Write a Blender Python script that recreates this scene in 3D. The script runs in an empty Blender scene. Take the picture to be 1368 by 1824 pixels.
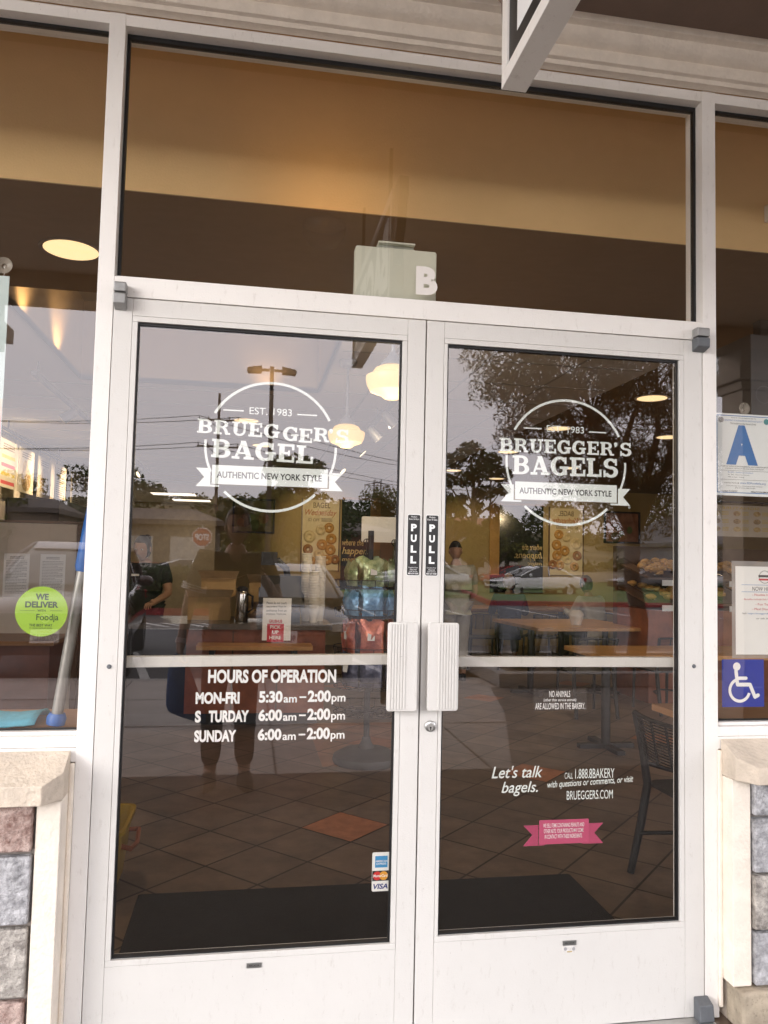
import bpy, bmesh, math, random
from mathutils import Vector, Matrix
R = math.radians
random.seed(7)
S = bpy.context.scene
COL = S.collection

# ---------------------------------------------------------------- camera, sky, sun, exposure
cd = bpy.data.cameras.new('camera')
cam = bpy.data.objects.new('camera', cd)
COL.objects.link(cam)
yaw, pitch, roll = 0.169324, 0.0634556, 0.0222426
fw = Vector((math.sin(yaw)*math.cos(pitch), math.cos(yaw)*math.cos(pitch), math.sin(pitch)))
r0 = Vector((math.cos(yaw), -math.sin(yaw), 0))
u0 = r0.cross(fw)
rt = math.cos(roll)*r0 + math.sin(roll)*u0
up = -math.sin(roll)*r0 + math.cos(roll)*u0
cam.matrix_world = Matrix(((rt.x, up.x, -fw.x, -0.5098), (rt.y, up.y, -fw.y, -2.2848), (rt.z, up.z, -fw.z, 1.385), (0, 0, 0, 1)))
cd.sensor_fit = 'VERTICAL'
cd.sensor_height = 24.0
cd.lens = 24.0*1390.26/1824.0
cd.clip_start = 0.01
cd.clip_end = 3000
S.camera = cam

W = bpy.data.worlds.new('World')
S.world = W
W.use_nodes = True
wn = W.node_tree
bg = wn.nodes['Background']
sky = wn.nodes.new('ShaderNodeTexSky')
sky.sky_type = 'NISHITA'
sky.sun_disc = False
sky.sun_elevation = R(7)
sky.sun_rotation = R(230)
sky.air_density = 1.0
sky.dust_density = 6.0
sky.ozone_density = 1.0
hs = wn.nodes.new('ShaderNodeHueSaturation')
hs.inputs['Saturation'].default_value = 0.10
wn.links.new(sky.outputs[0], hs.inputs['Color'])
mx = wn.nodes.new('ShaderNodeMix')          # the even veil of an overcast morning over the clear-sky gradient
mx.data_type = 'RGBA'
mx.inputs[0].default_value = 0.94
mx.inputs[7].default_value = (18.0, 17.5, 18.3, 1)
wn.links.new(hs.outputs[0], mx.inputs[6])
wn.links.new(mx.outputs[2], bg.inputs['Color'])
bg.inputs['Strength'].default_value = 0.13

sl = bpy.data.lights.new('sun', 'SUN')
sl.energy = 1.5
sl.angle = R(32)
sl.color = (1.0, 0.95, 0.88)
sun = bpy.data.objects.new('sun', sl)
COL.objects.link(sun)
sun.rotation_euler = (R(83), 0, R(-50))
sun.location = (0, -30, 40)

S.view_settings.view_transform = 'Standard'
S.view_settings.look = 'None'
S.view_settings.exposure = 0.80
S.view_settings.gamma = 1
S.render.engine = 'CYCLES'
cy = S.cycles
cy.max_bounces = 9
cy.diffuse_bounces = 5
cy.glossy_bounces = 4
cy.transmission_bounces = 6
cy.transparent_max_bounces = 20
cy.caustics_reflective = False
cy.caustics_refractive = False
cy.sample_clamp_indirect = 4
cy.use_denoising = True

# ---------------------------------------------------------------- materials
MATS = {}
def mat(name, col, rough=0.6, metal=0.0, var=0.12, scale=9.0, bump=0.0, bscale=60.0, spec=0.5, emit=None, es=0.0, col2=None, speck=0.0, coat=0.0, alpha=None):
    if name in MATS: return MATS[name]
    m = bpy.data.materials.new(name); m.use_nodes = True
    nt = m.node_tree; b = nt.nodes['Principled BSDF']
    b.inputs['Roughness'].default_value = rough
    b.inputs['Metallic'].default_value = metal
    b.inputs['Specular IOR Level'].default_value = spec
    b.inputs['Coat Weight'].default_value = coat
    tc = nt.nodes.new('ShaderNodeTexCoord')
    c1 = tuple(max(0, x*(1-var)) for x in col)
    c2 = tuple(min(1, x*(1+var)) for x in (col2 or col))
    n = nt.nodes.new('ShaderNodeTexNoise'); n.inputs['Scale'].default_value = scale; n.inputs['Detail'].default_value = 6; n.inputs['Roughness'].default_value = 0.65
    nt.links.new(tc.outputs['Object'], n.inputs['Vector'])
    rp = nt.nodes.new('ShaderNodeValToRGB')
    rp.color_ramp.elements[0].position = 0.32; rp.color_ramp.elements[1].position = 0.68
    rp.color_ramp.elements[0].color = (*c1, 1); rp.color_ramp.elements[1].color = (*c2, 1)
    nt.links.new(n.outputs['Fac'], rp.inputs[0])
    out = rp.outputs[0]
    if speck:
        n2 = nt.nodes.new('ShaderNodeTexNoise'); n2.inputs['Scale'].default_value = scale*14; n2.inputs['Detail'].default_value = 2
        nt.links.new(tc.outputs['Object'], n2.inputs['Vector'])
        r2 = nt.nodes.new('ShaderNodeValToRGB'); r2.color_ramp.elements[0].position = 0.60; r2.color_ramp.elements[1].position = 0.72
        r2.color_ramp.elements[0].color = (0, 0, 0, 1); r2.color_ramp.elements[1].color = (speck, speck, speck, 1)
        nt.links.new(n2.outputs['Fac'], r2.inputs[0])
        mm = nt.nodes.new('ShaderNodeMix'); mm.data_type = 'RGBA'
        mm.inputs[7].default_value = (*[x*0.45 for x in col], 1)
        nt.links.new(r2.outputs[0], mm.inputs[0]); nt.links.new(out, mm.inputs[6]); out = mm.outputs[2]
    nt.links.new(out, b.inputs['Base Color'])
    if bump:
        n3 = nt.nodes.new('ShaderNodeTexNoise'); n3.inputs['Scale'].default_value = bscale; n3.inputs['Detail'].default_value = 5
        nt.links.new(tc.outputs['Object'], n3.inputs['Vector'])
        bp = nt.nodes.new('ShaderNodeBump'); bp.inputs['Strength'].default_value = bump; bp.inputs['Distance'].default_value = 0.01
        nt.links.new(n3.outputs['Fac'], bp.inputs['Height']); nt.links.new(bp.outputs[0], b.inputs['Normal'])
    if emit:
        b.inputs['Emission Color'].default_value = (*emit, 1); b.inputs['Emission Strength'].default_value = es
    if alpha is not None:
        b.inputs['Alpha'].default_value = alpha
    MATS[name] = m
    return m

def glass_mat(name, refl, tint):
    m = bpy.data.materials.new(name); m.use_nodes = True
    nt = m.node_tree; nt.nodes.clear()
    o = nt.nodes.new('ShaderNodeOutputMaterial')
    t = nt.nodes.new('ShaderNodeBsdfTransparent'); t.inputs[0].default_value = (*tint, 1)
    if refl is None:
        nt.links.new(t.outputs[0], o.inputs[0]); MATS[name] = m; return m
    g = nt.nodes.new('ShaderNodeBsdfGlossy'); g.inputs['Roughness'].default_value = 0.0; g.inputs[0].default_value = (1.0, 0.965, 0.975, 1)
    lw = nt.nodes.new('ShaderNodeLayerWeight'); lw.inputs[0].default_value = 0.5
    p = nt.nodes.new('ShaderNodeMath'); p.operation = 'POWER'; p.inputs[1].default_value = 4.0
    nt.links.new(lw.outputs['Facing'], p.inputs[0])
    ma = nt.nodes.new('ShaderNodeMath'); ma.operation = 'MULTIPLY_ADD'; ma.inputs[1].default_value = 1-refl; ma.inputs[2].default_value = refl
    nt.links.new(p.outputs[0], ma.inputs[0])
    mix = nt.nodes.new('ShaderNodeMixShader')
    nt.links.new(ma.outputs[0], mix.inputs[0]); nt.links.new(t.outputs[0], mix.inputs[1]); nt.links.new(g.outputs[0], mix.inputs[2])
    # a thin film of dust and wiped smears on the pane
    tc = nt.nodes.new('ShaderNodeTexCoord'); mp = nt.nodes.new('ShaderNodeMapping'); mp.inputs['Scale'].default_value = (2.2, 1, 5.5); mp.inputs['Rotation'].default_value = (0, R(28), 0)
    nz = nt.nodes.new('ShaderNodeTexNoise'); nz.inputs['Scale'].default_value = 2.6; nz.inputs['Detail'].default_value = 8; nz.inputs['Roughness'].default_value = 0.7
    nt.links.new(tc.outputs['Object'], mp.inputs[0]); nt.links.new(mp.outputs[0], nz.inputs['Vector'])
    mr = nt.nodes.new('ShaderNodeMapRange'); mr.inputs[1].default_value = 0.42; mr.inputs[2].default_value = 0.85; mr.inputs[3].default_value = 0.0; mr.inputs[4].default_value = 0.007
    nt.links.new(nz.outputs['Fac'], mr.inputs[0])
    df = nt.nodes.new('ShaderNodeBsdfDiffuse'); df.inputs[0].default_value = (.75, .72, .68, 1)
    mx2 = nt.nodes.new('ShaderNodeMixShader'); nt.links.new(mr.outputs[0], mx2.inputs[0]); nt.links.new(mix.outputs[0], mx2.inputs[1]); nt.links.new(df.outputs[0], mx2.inputs[2])
    nt.links.new(mx2.outputs[0], o.inputs[0]); MATS[name] = m
    return m
GLASS = glass_mat('window_glass', 0.100, (0.97, 0.955, 0.93))
GBACK = glass_mat('glass_back', None, (0.99, 0.99, 0.985))

def worn_paint(name, col, rough=0.42):
    # white enamel with faint scuffs and dirt that gathers low down and near nothing in particular
    m = mat(name, col, rough, var=0.025, scale=3.0, bump=0.06, bscale=220)
    nt = m.node_tree; b = nt.nodes['Principled BSDF']
    src = b.inputs['Base Color'].links[0].from_socket
    tc = nt.nodes.new('ShaderNodeTexCoord')
    mp = nt.nodes.new('ShaderNodeMapping'); mp.inputs['Scale'].default_value = (26, 26, 9)
    nt.links.new(tc.outputs['Object'], mp.inputs[0])
    n = nt.nodes.new('ShaderNodeTexNoise'); n.inputs['Scale'].default_value = 2.2; n.inputs['Detail'].default_value = 9; n.inputs['Roughness'].default_value = 0.75
    nt.links.new(mp.outputs[0], n.inputs['Vector'])
    r = nt.nodes.new('ShaderNodeValToRGB'); r.color_ramp.elements[0].position = 0.565; r.color_ramp.elements[1].position = 0.76
    r.color_ramp.elements[0].color = (0, 0, 0, 1); r.color_ramp.elements[1].color = (0.46, 0.46, 0.46, 1)
    nt.links.new(n.outputs['Fac'], r.inputs[0])
    mm = nt.nodes.new('ShaderNodeMix'); mm.data_type = 'RGBA'; mm.inputs[7].default_value = (0.40, 0.36, 0.315, 1)
    nt.links.new(r.outputs[0], mm.inputs[0]); nt.links.new(src, mm.inputs[6])
    # small chips and specks of grime
    n2 = nt.nodes.new('ShaderNodeTexNoise'); n2.inputs['Scale'].default_value = 95; n2.inputs['Detail'].default_value = 3; n2.inputs['Roughness'].default_value = 0.8
    nt.links.new(tc.outputs['Object'], n2.inputs['Vector'])
    r2 = nt.nodes.new('ShaderNodeValToRGB'); r2.color_ramp.elements[0].position = 0.70; r2.color_ramp.elements[1].position = 0.74
    r2.color_ramp.elements[0].color = (0, 0, 0, 1); r2.color_ramp.elements[1].color = (0.7, 0.7, 0.7, 1)
    nt.links.new(n2.outputs['Fac'], r2.inputs[0])
    m2 = nt.nodes.new('ShaderNodeMix'); m2.data_type = 'RGBA'; m2.inputs[7].default_value = (0.20, 0.17, 0.15, 1)
    nt.links.new(r2.outputs[0], m2.inputs[0]); nt.links.new(mm.outputs[2], m2.inputs[6]); nt.links.new(m2.outputs[2], b.inputs['Base Color'])
    return m

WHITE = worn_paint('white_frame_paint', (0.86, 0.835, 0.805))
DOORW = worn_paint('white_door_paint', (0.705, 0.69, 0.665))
CREAM = mat('cream_trim_paint', (0.88, 0.80, 0.70), 0.7, var=0.07, scale=14, bump=0.35, bscale=90)
STUCCO = mat('tan_stucco', (0.72, 0.61, 0.48), 0.9, var=0.10, bump=0.8, bscale=160)
BROWNP = mat('brown_board_paint', (0.20, 0.14, 0.11), 0.6, var=0.08, scale=5, bump=0.12, bscale=60)
BLACK = mat('black_gasket', (0.008, 0.008, 0.009), 0.5)
GREYM = mat('grey_cast_metal', (0.32, 0.32, 0.32), 0.45, 0.4, var=0.12, scale=40)
DGREY = mat('dark_grey_cap', (0.13, 0.14, 0.155), 0.5, 0.2, var=0.12, scale=40)
SILVER = mat('brushed_silver', (0.55, 0.55, 0.54), 0.3, 0.9, var=0.08, scale=30)
ALU = mat('aluminium', (0.50, 0.49, 0.47), 0.4, 0.8, var=0.12, scale=20)
VINYL = mat('pale_vinyl', (0.78, 0.85, 0.84), 0.6, var=0.02)
VWHITE = mat('white_vinyl', (0.92, 0.93, 0.94), 0.5, var=0.01)
PAPER = mat('white_paper', (0.86, 0.87, 0.86), 0.7, var=0.02)
INK = mat('black_ink', (0.02, 0.02, 0.022), 0.6)
BLUEI = mat('blue_ink', (0.03, 0.17, 0.48), 0.5, var=0.04)
REDI = mat('red_ink', (0.55, 0.04, 0.06), 0.5, var=0.05)
PINKI = mat('raspberry_vinyl', (0.56, 0.085, 0.19), 0.5, var=0.05)
GREYI = mat('grey_ink', (0.35, 0.35, 0.36), 0.6)

# ---------------------------------------------------------------- mesh helpers
TXT = {}
def text_geo(s, bold=0.0, shear=0.0):
    k = (s, bold, shear)
    if k not in TXT:
        c = bpy.data.curves.new('lettering', 'FONT'); c.body = s; c.offset = bold; c.shear = shear; c.resolution_u = 4
        o = bpy.data.objects.new('lettering', c)
        me = bpy.data.meshes.new_from_object(o)
        v = [(p.co.x, p.co.y) for p in me.vertices]; f = [tuple(q.vertices) for q in me.polygons]
        bpy.data.objects.remove(o); bpy.data.curves.remove(c); bpy.data.meshes.remove(me)
        x0 = min(a[0] for a in v); x1 = max(a[0] for a in v); y0 = min(a[1] for a in v); y1 = max(a[1] for a in v)
        TXT[k] = ([((a-x0)/(x1-x0), (b-y0)/(y1-y0)) for a, b in v], f, (x1-x0)/(y1-y0))
    return TXT[k]

def frame(face, d):
    # (u, v) on an upright plane at depth d, as read by someone who looks at that face
    return {'front': lambda u, v: (u, d, v), 'back': lambda u, v: (-u, d, v), 'right': lambda u, v: (d, u, v), 'left': lambda u, v: (d, -u, v), 'up': lambda u, v: (u, v, d)}[face]

class MB:
    def __init__(s): s.v = []; s.f = []; s.m = []; s.sm = []
    def add(s, vs, fs, m=0, smooth=False):
        n = len(s.v); s.v += [tuple(p) for p in vs]
        s.f += [tuple(i+n for i in q) for q in fs]; s.m += [m]*len(fs); s.sm += [smooth]*len(fs)
        return s
    def box(s, x0, x1, y0, y1, z0, z1, m=0):
        return s.add([(x0,y0,z0),(x1,y0,z0),(x1,y1,z0),(x0,y1,z0),(x0,y0,z1),(x1,y0,z1),(x1,y1,z1),(x0,y1,z1)],
                     [(0,3,2,1),(4,5,6,7),(0,1,5,4),(1,2,6,5),(2,3,7,6),(3,0,4,7)], m)
    def prism(s, poly, c0, c1, axis='y', m=0):
        n = len(poly)
        P = {'y': lambda a, b, c: (a, c, b), 'x': lambda a, b, c: (c, a, b), 'z': lambda a, b, c: (a, b, c)}[axis]
        vs = [P(a, b, c0) for a, b in poly]+[P(a, b, c1) for a, b in poly]
        return s.add(vs, [tuple(range(n)), tuple(range(2*n-1, n-1, -1))]+[(i, i+n, (i+1) % n+n, (i+1) % n) for i in range(n)], m)
    def tube(s, pts, r, n=8, m=0, caps=True):
        pts = [Vector(p) for p in pts]; L = len(pts)
        rs = r if isinstance(r, (list, tuple)) else [r]*L
        vs = []; fs = []; a = None
        for i, p in enumerate(pts):
            d = (pts[min(i+1, L-1)]-pts[max(i-1, 0)]).normalized()
            if a is None:
                a = d.orthogonal().normalized()
            else:
                a = (a-d*a.dot(d)); a = a.normalized() if a.length > 1e-6 else d.orthogonal().normalized()
            b = d.cross(a)
            vs += [p+(a*math.cos(t)+b*math.sin(t))*rs[i] for t in (2*math.pi*k/n for k in range(n))]
        for i in range(L-1):
            fs += [(i*n+k, i*n+(k+1) % n, (i+1)*n+(k+1) % n, (i+1)*n+k) for k in range(n)]
        s.add(vs, fs, m, True)
        if caps:
            s.add(vs[:n], [tuple(range(n-1, -1, -1))], m); s.add(vs[-n:], [tuple(range(n))], m)
        return s
    def lathe(s, c, prof, n=20, m=0, axis='z'):
        vs = []; fs = []
        for r, h in prof:
            for k in range(n):
                t = 2*math.pi*k/n
                a, b = r*math.cos(t), r*math.sin(t)
                vs.append({'z': (c[0]+a, c[1]+b, c[2]+h), 'y': (c[0]+a, c[1]+h, c[2]+b), 'x': (c[0]+h, c[1]+a, c[2]+b)}[axis])
        L = len(prof)
        for i in range(L-1):
            fs += [(i*n+k, i*n+(k+1) % n, (i+1)*n+(k+1) % n, (i+1)*n+k) for k in range(n)]
        return s.add(vs, fs, m, True)
    def ell(s, c, r, n=14, m=0, jit=0.0):
        if not isinstance(r, (tuple, list)): r = (r, r, r)
        vs = []; fs = []; h = n//2+1
        for i in range(h+1):
            a = math.pi*i/h
            for k in range(n):
                t = 2*math.pi*k/n; j = 1+random.uniform(-jit, jit)
                vs.append((c[0]+r[0]*math.sin(a)*math.cos(t)*j, c[1]+r[1]*math.sin(a)*math.sin(t)*j, c[2]+r[2]*math.cos(a)*j))
        for i in range(h):
            fs += [(i*n+k, (i+1)*n+k, (i+1)*n+(k+1) % n, i*n+(k+1) % n) for k in range(n)]
        return s.add(vs, fs, m, True)
    def poly(s, pts, face, d, m=0):
        P = frame(face, d)
        return s.add([P(a, b) for a, b in pts], [tuple(range(len(pts)))], m)
    def rect(s, u0, u1, v0, v1, face, d, m=0):
        return s.poly([(u0, v0), (u1, v0), (u1, v1), (u0, v1)], face, d, m)
    def disc(s, u, v, r, face, d, m=0, n=24, r2=None):
        return s.poly([(u+r*math.cos(2*math.pi*k/n), v+(r2 or r)*math.sin(2*math.pi*k/n)) for k in range(n)], face, d, m)
    def arc(s, u, v, ro, ri, a0, a1, face, d, m=0, n=40):
        P = frame(face, d); vs = []
        ro = ro if isinstance(ro, tuple) else (ro, ro); ri = ri if isinstance(ri, tuple) else (ri, ri)
        for k in range(n+1):
            t = R(a0+(a1-a0)*k/n)
            vs += [P(u+ri[0]*math.cos(t), v+ri[1]*math.sin(t)), P(u+ro[0]*math.cos(t), v+ro[1]*math.sin(t))]
        return s.add(vs, [(2*k, 2*k+1, 2*k+3, 2*k+2) for k in range(n)], m)
    def text(s, t, u0, u1, v0, v1, face, d, m=0, bold=0.0, shear=0.0, rot=0.0):
        g, f, asp = text_geo(t, bold, shear)
        if u1 is None: u1 = u0+(v1-v0)*asp
        P = frame(face, d); ca, sa = math.cos(rot), math.sin(rot)
        vs = []
        for a, b in g:
            x, y = a*(u1-u0), b*(v1-v0)
            vs.append(P(u0+x*ca-y*sa, v0+x*sa+y*ca))
        return s.add(vs, f, m)
    def lines(s, u0, u1, v0, v1, n, face, d, m=0, fill=0.45, rnd=random):
        # rows of print too small to read in the photograph
        h = (v1-v0)/n
        for i in range(n):
            x = u0; top = v1-i*h
            end = u1 if i % 4 != 3 else u0+(u1-u0)*rnd.uniform(.5, .9)
            while x < end:
                w = min(rnd.uniform(.05, .16)*(u1-u0), end-x)
                s.rect(x, x+w, top-h*fill, top, face, d, m); x += w+.022*(u1-u0)
        return s
    def build(s, name, mats, parent=None, bevel=0.0, loc=None, fix=True, sharp=35):
        me = bpy.data.meshes.new(name)
        o = bpy.data.objects.new(name, me); COL.objects.link(o)
        off = Vector((0, 0, 0))
        if parent is not None:
            o.parent = parent
            r = parent
            while r.parent: r = r.parent
            off = r.location
        elif loc is not None:
            off = Vector(loc); o.location = loc
        me.from_pydata([tuple(Vector(p)-off) for p in s.v], [], s.f)
        for m in (mats if isinstance(mats, (list, tuple)) else [mats]): me.materials.append(m)
        me.polygons.foreach_set('material_index', s.m)
        me.polygons.foreach_set('use_smooth', [True]*len(s.f))
        if fix:
            bm = bmesh.new(); bm.from_mesh(me); bmesh.ops.recalc_face_normals(bm, faces=bm.faces); bm.to_mesh(me); bm.free()
        me.set_sharp_from_angle(angle=R(sharp))
        me.update()
        if bevel:
            b = o.modifiers.new('bevel', 'BEVEL'); b.width = bevel; b.segments = 2; b.limit_method = 'ANGLE'; b.harden_normals = True
        return o

def each(boxes, name, m, parent, bevel=0.0):
    return [MB().box(*q).build(name, m, parent, bevel=bevel) for q in boxes]

def tag(o, label=None, cat=None, group=None, kind=None):
    if label: o['label'] = label
    if cat: o['category'] = cat
    if group: o['group'] = group
    if kind: o['kind'] = kind
    return o
def thing(name, label, cat, loc=(0, 0, 0), group=None):
    o = bpy.data.objects.new(name, None); COL.objects.link(o); o.location = loc; o.empty_display_size = 0.1
    return tag(o, label, cat, group)
def kids(o): return [c for c in COL.objects if c.parent == o]
def dup(o, loc=None, rz=None, label=None, parent=None):
    c = o.copy(); COL.objects.link(c)
    if parent is not None: c.parent = parent
    for k in kids(o): dup(k, parent=c)
    if loc is not None: c.location = loc
    if rz is not None: c.rotation_euler = (0, 0, rz)
    if label: c['label'] = label
    return c
def rrect(x0, x1, z0, z1, r, n=5):
    p = []
    for cx, cz, a in ((x1-r, z1-r, 0), (x0+r, z1-r, 90), (x0+r, z0+r, 180), (x1-r, z0+r, 270)):
        p += [(cx+r*math.cos(R(a+90*k/n)), cz+r*math.sin(R(a+90*k/n))) for k in range(n+1)]
    return p
# ================================================================ SETTING
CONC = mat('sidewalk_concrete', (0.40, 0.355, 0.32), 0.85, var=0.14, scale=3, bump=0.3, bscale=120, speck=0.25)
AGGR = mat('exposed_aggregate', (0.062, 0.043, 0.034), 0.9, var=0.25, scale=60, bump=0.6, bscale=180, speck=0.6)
ASPH = mat('asphalt', (0.085, 0.085, 0.088), 0.9, var=0.22, scale=2, bump=0.5, bscale=150, speck=0.4)
ROADW = mat('road_paint', (0.62, 0.61, 0.58), 0.8, var=0.2, scale=14)
REDK = mat('red_kerb_paint', (0.30, 0.035, 0.04), 0.75, var=0.2, scale=6)
KERB = mat('kerb_concrete', (0.33, 0.31, 0.29), 0.85, var=0.15, scale=6)
LAWN = mat('lawn_grass', (0.07, 0.125, 0.02), 0.9, var=0.3, scale=5)
SOIL = mat('planter_soil', (0.06, 0.045, 0.03), 0.95, var=0.3)
EARTH = mat('dry_ground', (0.16, 0.13, 0.085), 0.95, var=0.3, scale=0.2)
MAT_ = mat('rubber_mat', (0.012, 0.0115, 0.011), 0.9, var=0.2, scale=20, bump=0.5, bscale=260)

def S_(o): return tag(o, kind='structure')
b = MB()                                   # one sheet that reaches the horizon
n = 24
vs = [(x*90.0, y*90.0, -0.16) for x in range(-n, n+1) for y in range(-n, n+1)]
b.add(vs, [(i*(2*n+1)+j, (i+1)*(2*n+1)+j, (i+1)*(2*n+1)+j+1, i*(2*n+1)+j+1) for i in range(2*n) for j in range(2*n)])
S_(b.build('ground', EARTH))
b = MB().box(-70, 60, -64, -6.95, -0.156, -0.13)
S_(b.build('parking_lot', ASPH))
b = MB()
for a, c in (((-2.25, -10.6), (-1.58, -6.99)), ((0.95, -10.6), (1.62, -6.99)), ((-5.6, -10.6), (-4.93, -6.99))):
    b.add([(a[0]-.06, a[1], -.126), (a[0]+.06, a[1], -.126), (c[0]+.06, c[1], -.126), (c[0]-.06, c[1], -.126)], [(0, 1, 2, 3)])
for k in range(9):                         # hatched bay in front of the hedge
    x = -4.6+k*.42
    b.add([(x, -16.3, -.126), (x+.14, -16.3, -.126), (x+.8, -15.2, -.126), (x+.66, -15.2, -.126)], [(0, 1, 2, 3)])
b.box(-5.2, -.6, -14.75, -14.65, -.128, -.125)
for k in range(9):
    x = 3+k*2.7
    b.box(x, x+.1, -24, -19.5, -.128, -.125)
S_(b.build('road_marking', ROADW))
b = MB().box(-60, 60, -6.80, -0.13, -0.15, 0)
S_(b.build('sidewalk', CONC))
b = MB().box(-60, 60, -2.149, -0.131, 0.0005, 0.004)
S_(b.build('shaded_entrance_paving', mat('dark_shade_concrete', (0.060, 0.052, 0.046), 0.85, var=0.2, scale=4, bump=0.3, bscale=120, speck=0.3)))  # sidewalk under the walkway roof, its shade put into a darker colour
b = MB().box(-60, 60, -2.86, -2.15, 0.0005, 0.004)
c_ = MB().prism([(1.30, -2.861), (1.9, -4.8), (2.2, -6.19), (7.5, -6.19), (7.5, -2.861)], .0008, .0045, 'z')
S_(c_.build('shade_toned_paving', mat('brown_shade_concrete', (.15, .125, .105), .88, var=.25, scale=3, bump=.3, speck=.4)))  # darker paving at the right, with shade worked into its brown
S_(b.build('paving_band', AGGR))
JOINT = mat('joint_shadow_line', (0.10, 0.085, 0.07), 0.95)
b = MB()
for y in (-4.36, -5.6): b.box(-20, 20, y-.006, y+.006, .0005, .003)
for k in range(-8, 9): b.box(k*1.45-.3, k*1.45-.288, -6.8, -2.87, .0008, .0035)
S_(b.build('paving_joint', JOINT))
b = MB().box(-60, 60, -6.95, -6.80, -0.15, 0.002)
S_(b.build('kerb', KERB))

# ---- interior floor: 13 inch tiles laid on the diagonal, with a few terracotta ones let in
def tile_mat(nm='brown_floor_tile', col=(0.17, 0.125, 0.095)):
    m = mat(nm, col, 0.33, var=0.30, scale=5, bump=0.05, bscale=40, speck=0.25)
    nt = m.node_tree; p = nt.nodes['Principled BSDF']
    src = p.inputs['Base Color'].links[0].from_socket
    tc = nt.nodes.new('ShaderNodeTexCoord'); mp = nt.nodes.new('ShaderNodeMapping')
    mp.vector_type = 'POINT'
    mp.inputs['Rotation'].default_value = (0, 0, R(-45))
    k = 0.23*math.sqrt(2)
    u, v = (0.03+1.63)/math.sqrt(2), (1.63-0.03)/math.sqrt(2)
    mp.inputs['Location'].default_value = (-u+40*k, -v+40*k, 0)
    br = nt.nodes.new('ShaderNodeTexBrick'); br.offset = 0; br.squash = 1
    br.inputs['Scale'].default_value = 1.0; br.inputs['Brick Width'].default_value = k; br.inputs['Row Height'].default_value = k
    br.inputs['Mortar Size'].default_value = 0.006; br.inputs['Mortar Smooth'].default_value = 0.2
    br.inputs['Color1'].default_value = (0.80, 0.80, 0.80, 1); br.inputs['Color2'].default_value = (1.12, 1.10, 1.08, 1); br.inputs['Mortar'].default_value = (0.10, 0.09, 0.085, 1)
    nt.links.new(tc.outputs['Object'], mp.inputs[0]); nt.links.new(mp.outputs[0], br.inputs['Vector'])
    mm = nt.nodes.new('ShaderNodeMix'); mm.data_type = 'RGBA'; mm.blend_type = 'MULTIPLY'; mm.inputs[0].default_value = 1
    nt.links.new(src, mm.inputs[6]); nt.links.new(br.outputs['Color'], mm.inputs[7]); nt.links.new(mm.outputs[2], p.inputs['Base Color'])
    return m
TERRA = mat('terracotta_tile', (0.40, 0.165, 0.085), 0.4, var=0.22, scale=14)
b = MB().box(-3.2, 7.1, -0.12, 15.6, -0.14, 0.0)
for cx, cy in ((.03, 1.86), (1.41, 2.78), (1.93, 5.60), (-1.35, .94), (-1.81, 3.7), (.55, 6.4), (2.8, 3.7), (3.3, 6.5), (.49, 3.70), (4.2, 4.6)):
    h = .226
    b.add([(cx-h, cy, .0012), (cx, cy-h, .0012), (cx+h, cy, .0012), (cx, cy+h, .0012)], [(0, 1, 2, 3)], 1)
b.box(.02, .80, 3.05, 4.45, .0003, .0008, 2)
S_(b.build('floor', [tile_mat(), TERRA, tile_mat('orange_floor_tile', (.34, .16, .085))]))

# ================================================================ SHOP BUILDING
bld = thing('shop_building', 'single storey shop unit with cream cornice, stone clad base and deep covered walkway', 'building')
TANW = mat('tan_wall_paint', (0.80, 0.56, 0.27), 0.75, var=0.04, scale=2.5, bump=0.12, bscale=140)
OCHW = mat('ochre_wall_paint', (0.38, 0.285, 0.13), 0.8, var=0.06, scale=2)
BRNC = mat('brown_ceiling_paint', (0.16, 0.090, 0.034), 0.7, var=0.05, scale=2)
PALEC = mat('pale_ceiling', (0.62, 0.60, 0.58), 0.85, var=0.03, scale=2)
WARMW = mat('warm_white_paint', (0.68, 0.60, 0.52), 0.8, var=0.03)
GRID = mat('ceiling_grid', (0.40, 0.39, 0.38), 0.7)
MAROON = mat('cherry_wood', (0.24, 0.075, 0.035), 0.35, var=0.25, scale=6)
SLATE = mat('blue_grey_stone', (0.29, 0.29, 0.305), 0.9, var=0.24, scale=34, bump=1.0, bscale=75, col2=(0.50, 0.50, 0.52), speck=0.7)
RUST = mat('rust_stone', (0.24, 0.125, 0.10), 0.9, var=0.26, scale=30, bump=1.0, bscale=75, col2=(0.50, 0.39, 0.35), speck=0.7)
BUFF = mat('grey_buff_stone', (0.28, 0.25, 0.23), 0.9, var=0.26, scale=36, bump=1.0, bscale=75, col2=(0.50, 0.47, 0.43), speck=0.8)
GROUT = mat('stone_grout', (0.27, 0.24, 0.22), 0.95, var=0.12, bump=0.4)
BASE = mat('rough_concrete_base', (0.40, 0.34, 0.26), 0.95, var=0.28, scale=9, bump=0.9, bscale=26, speck=0.5)
SILLC = mat('cast_stone_sill', (0.66, 0.57, 0.47), 0.85, var=0.14, scale=11, bump=0.55, bscale=70, speck=0.12)

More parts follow.
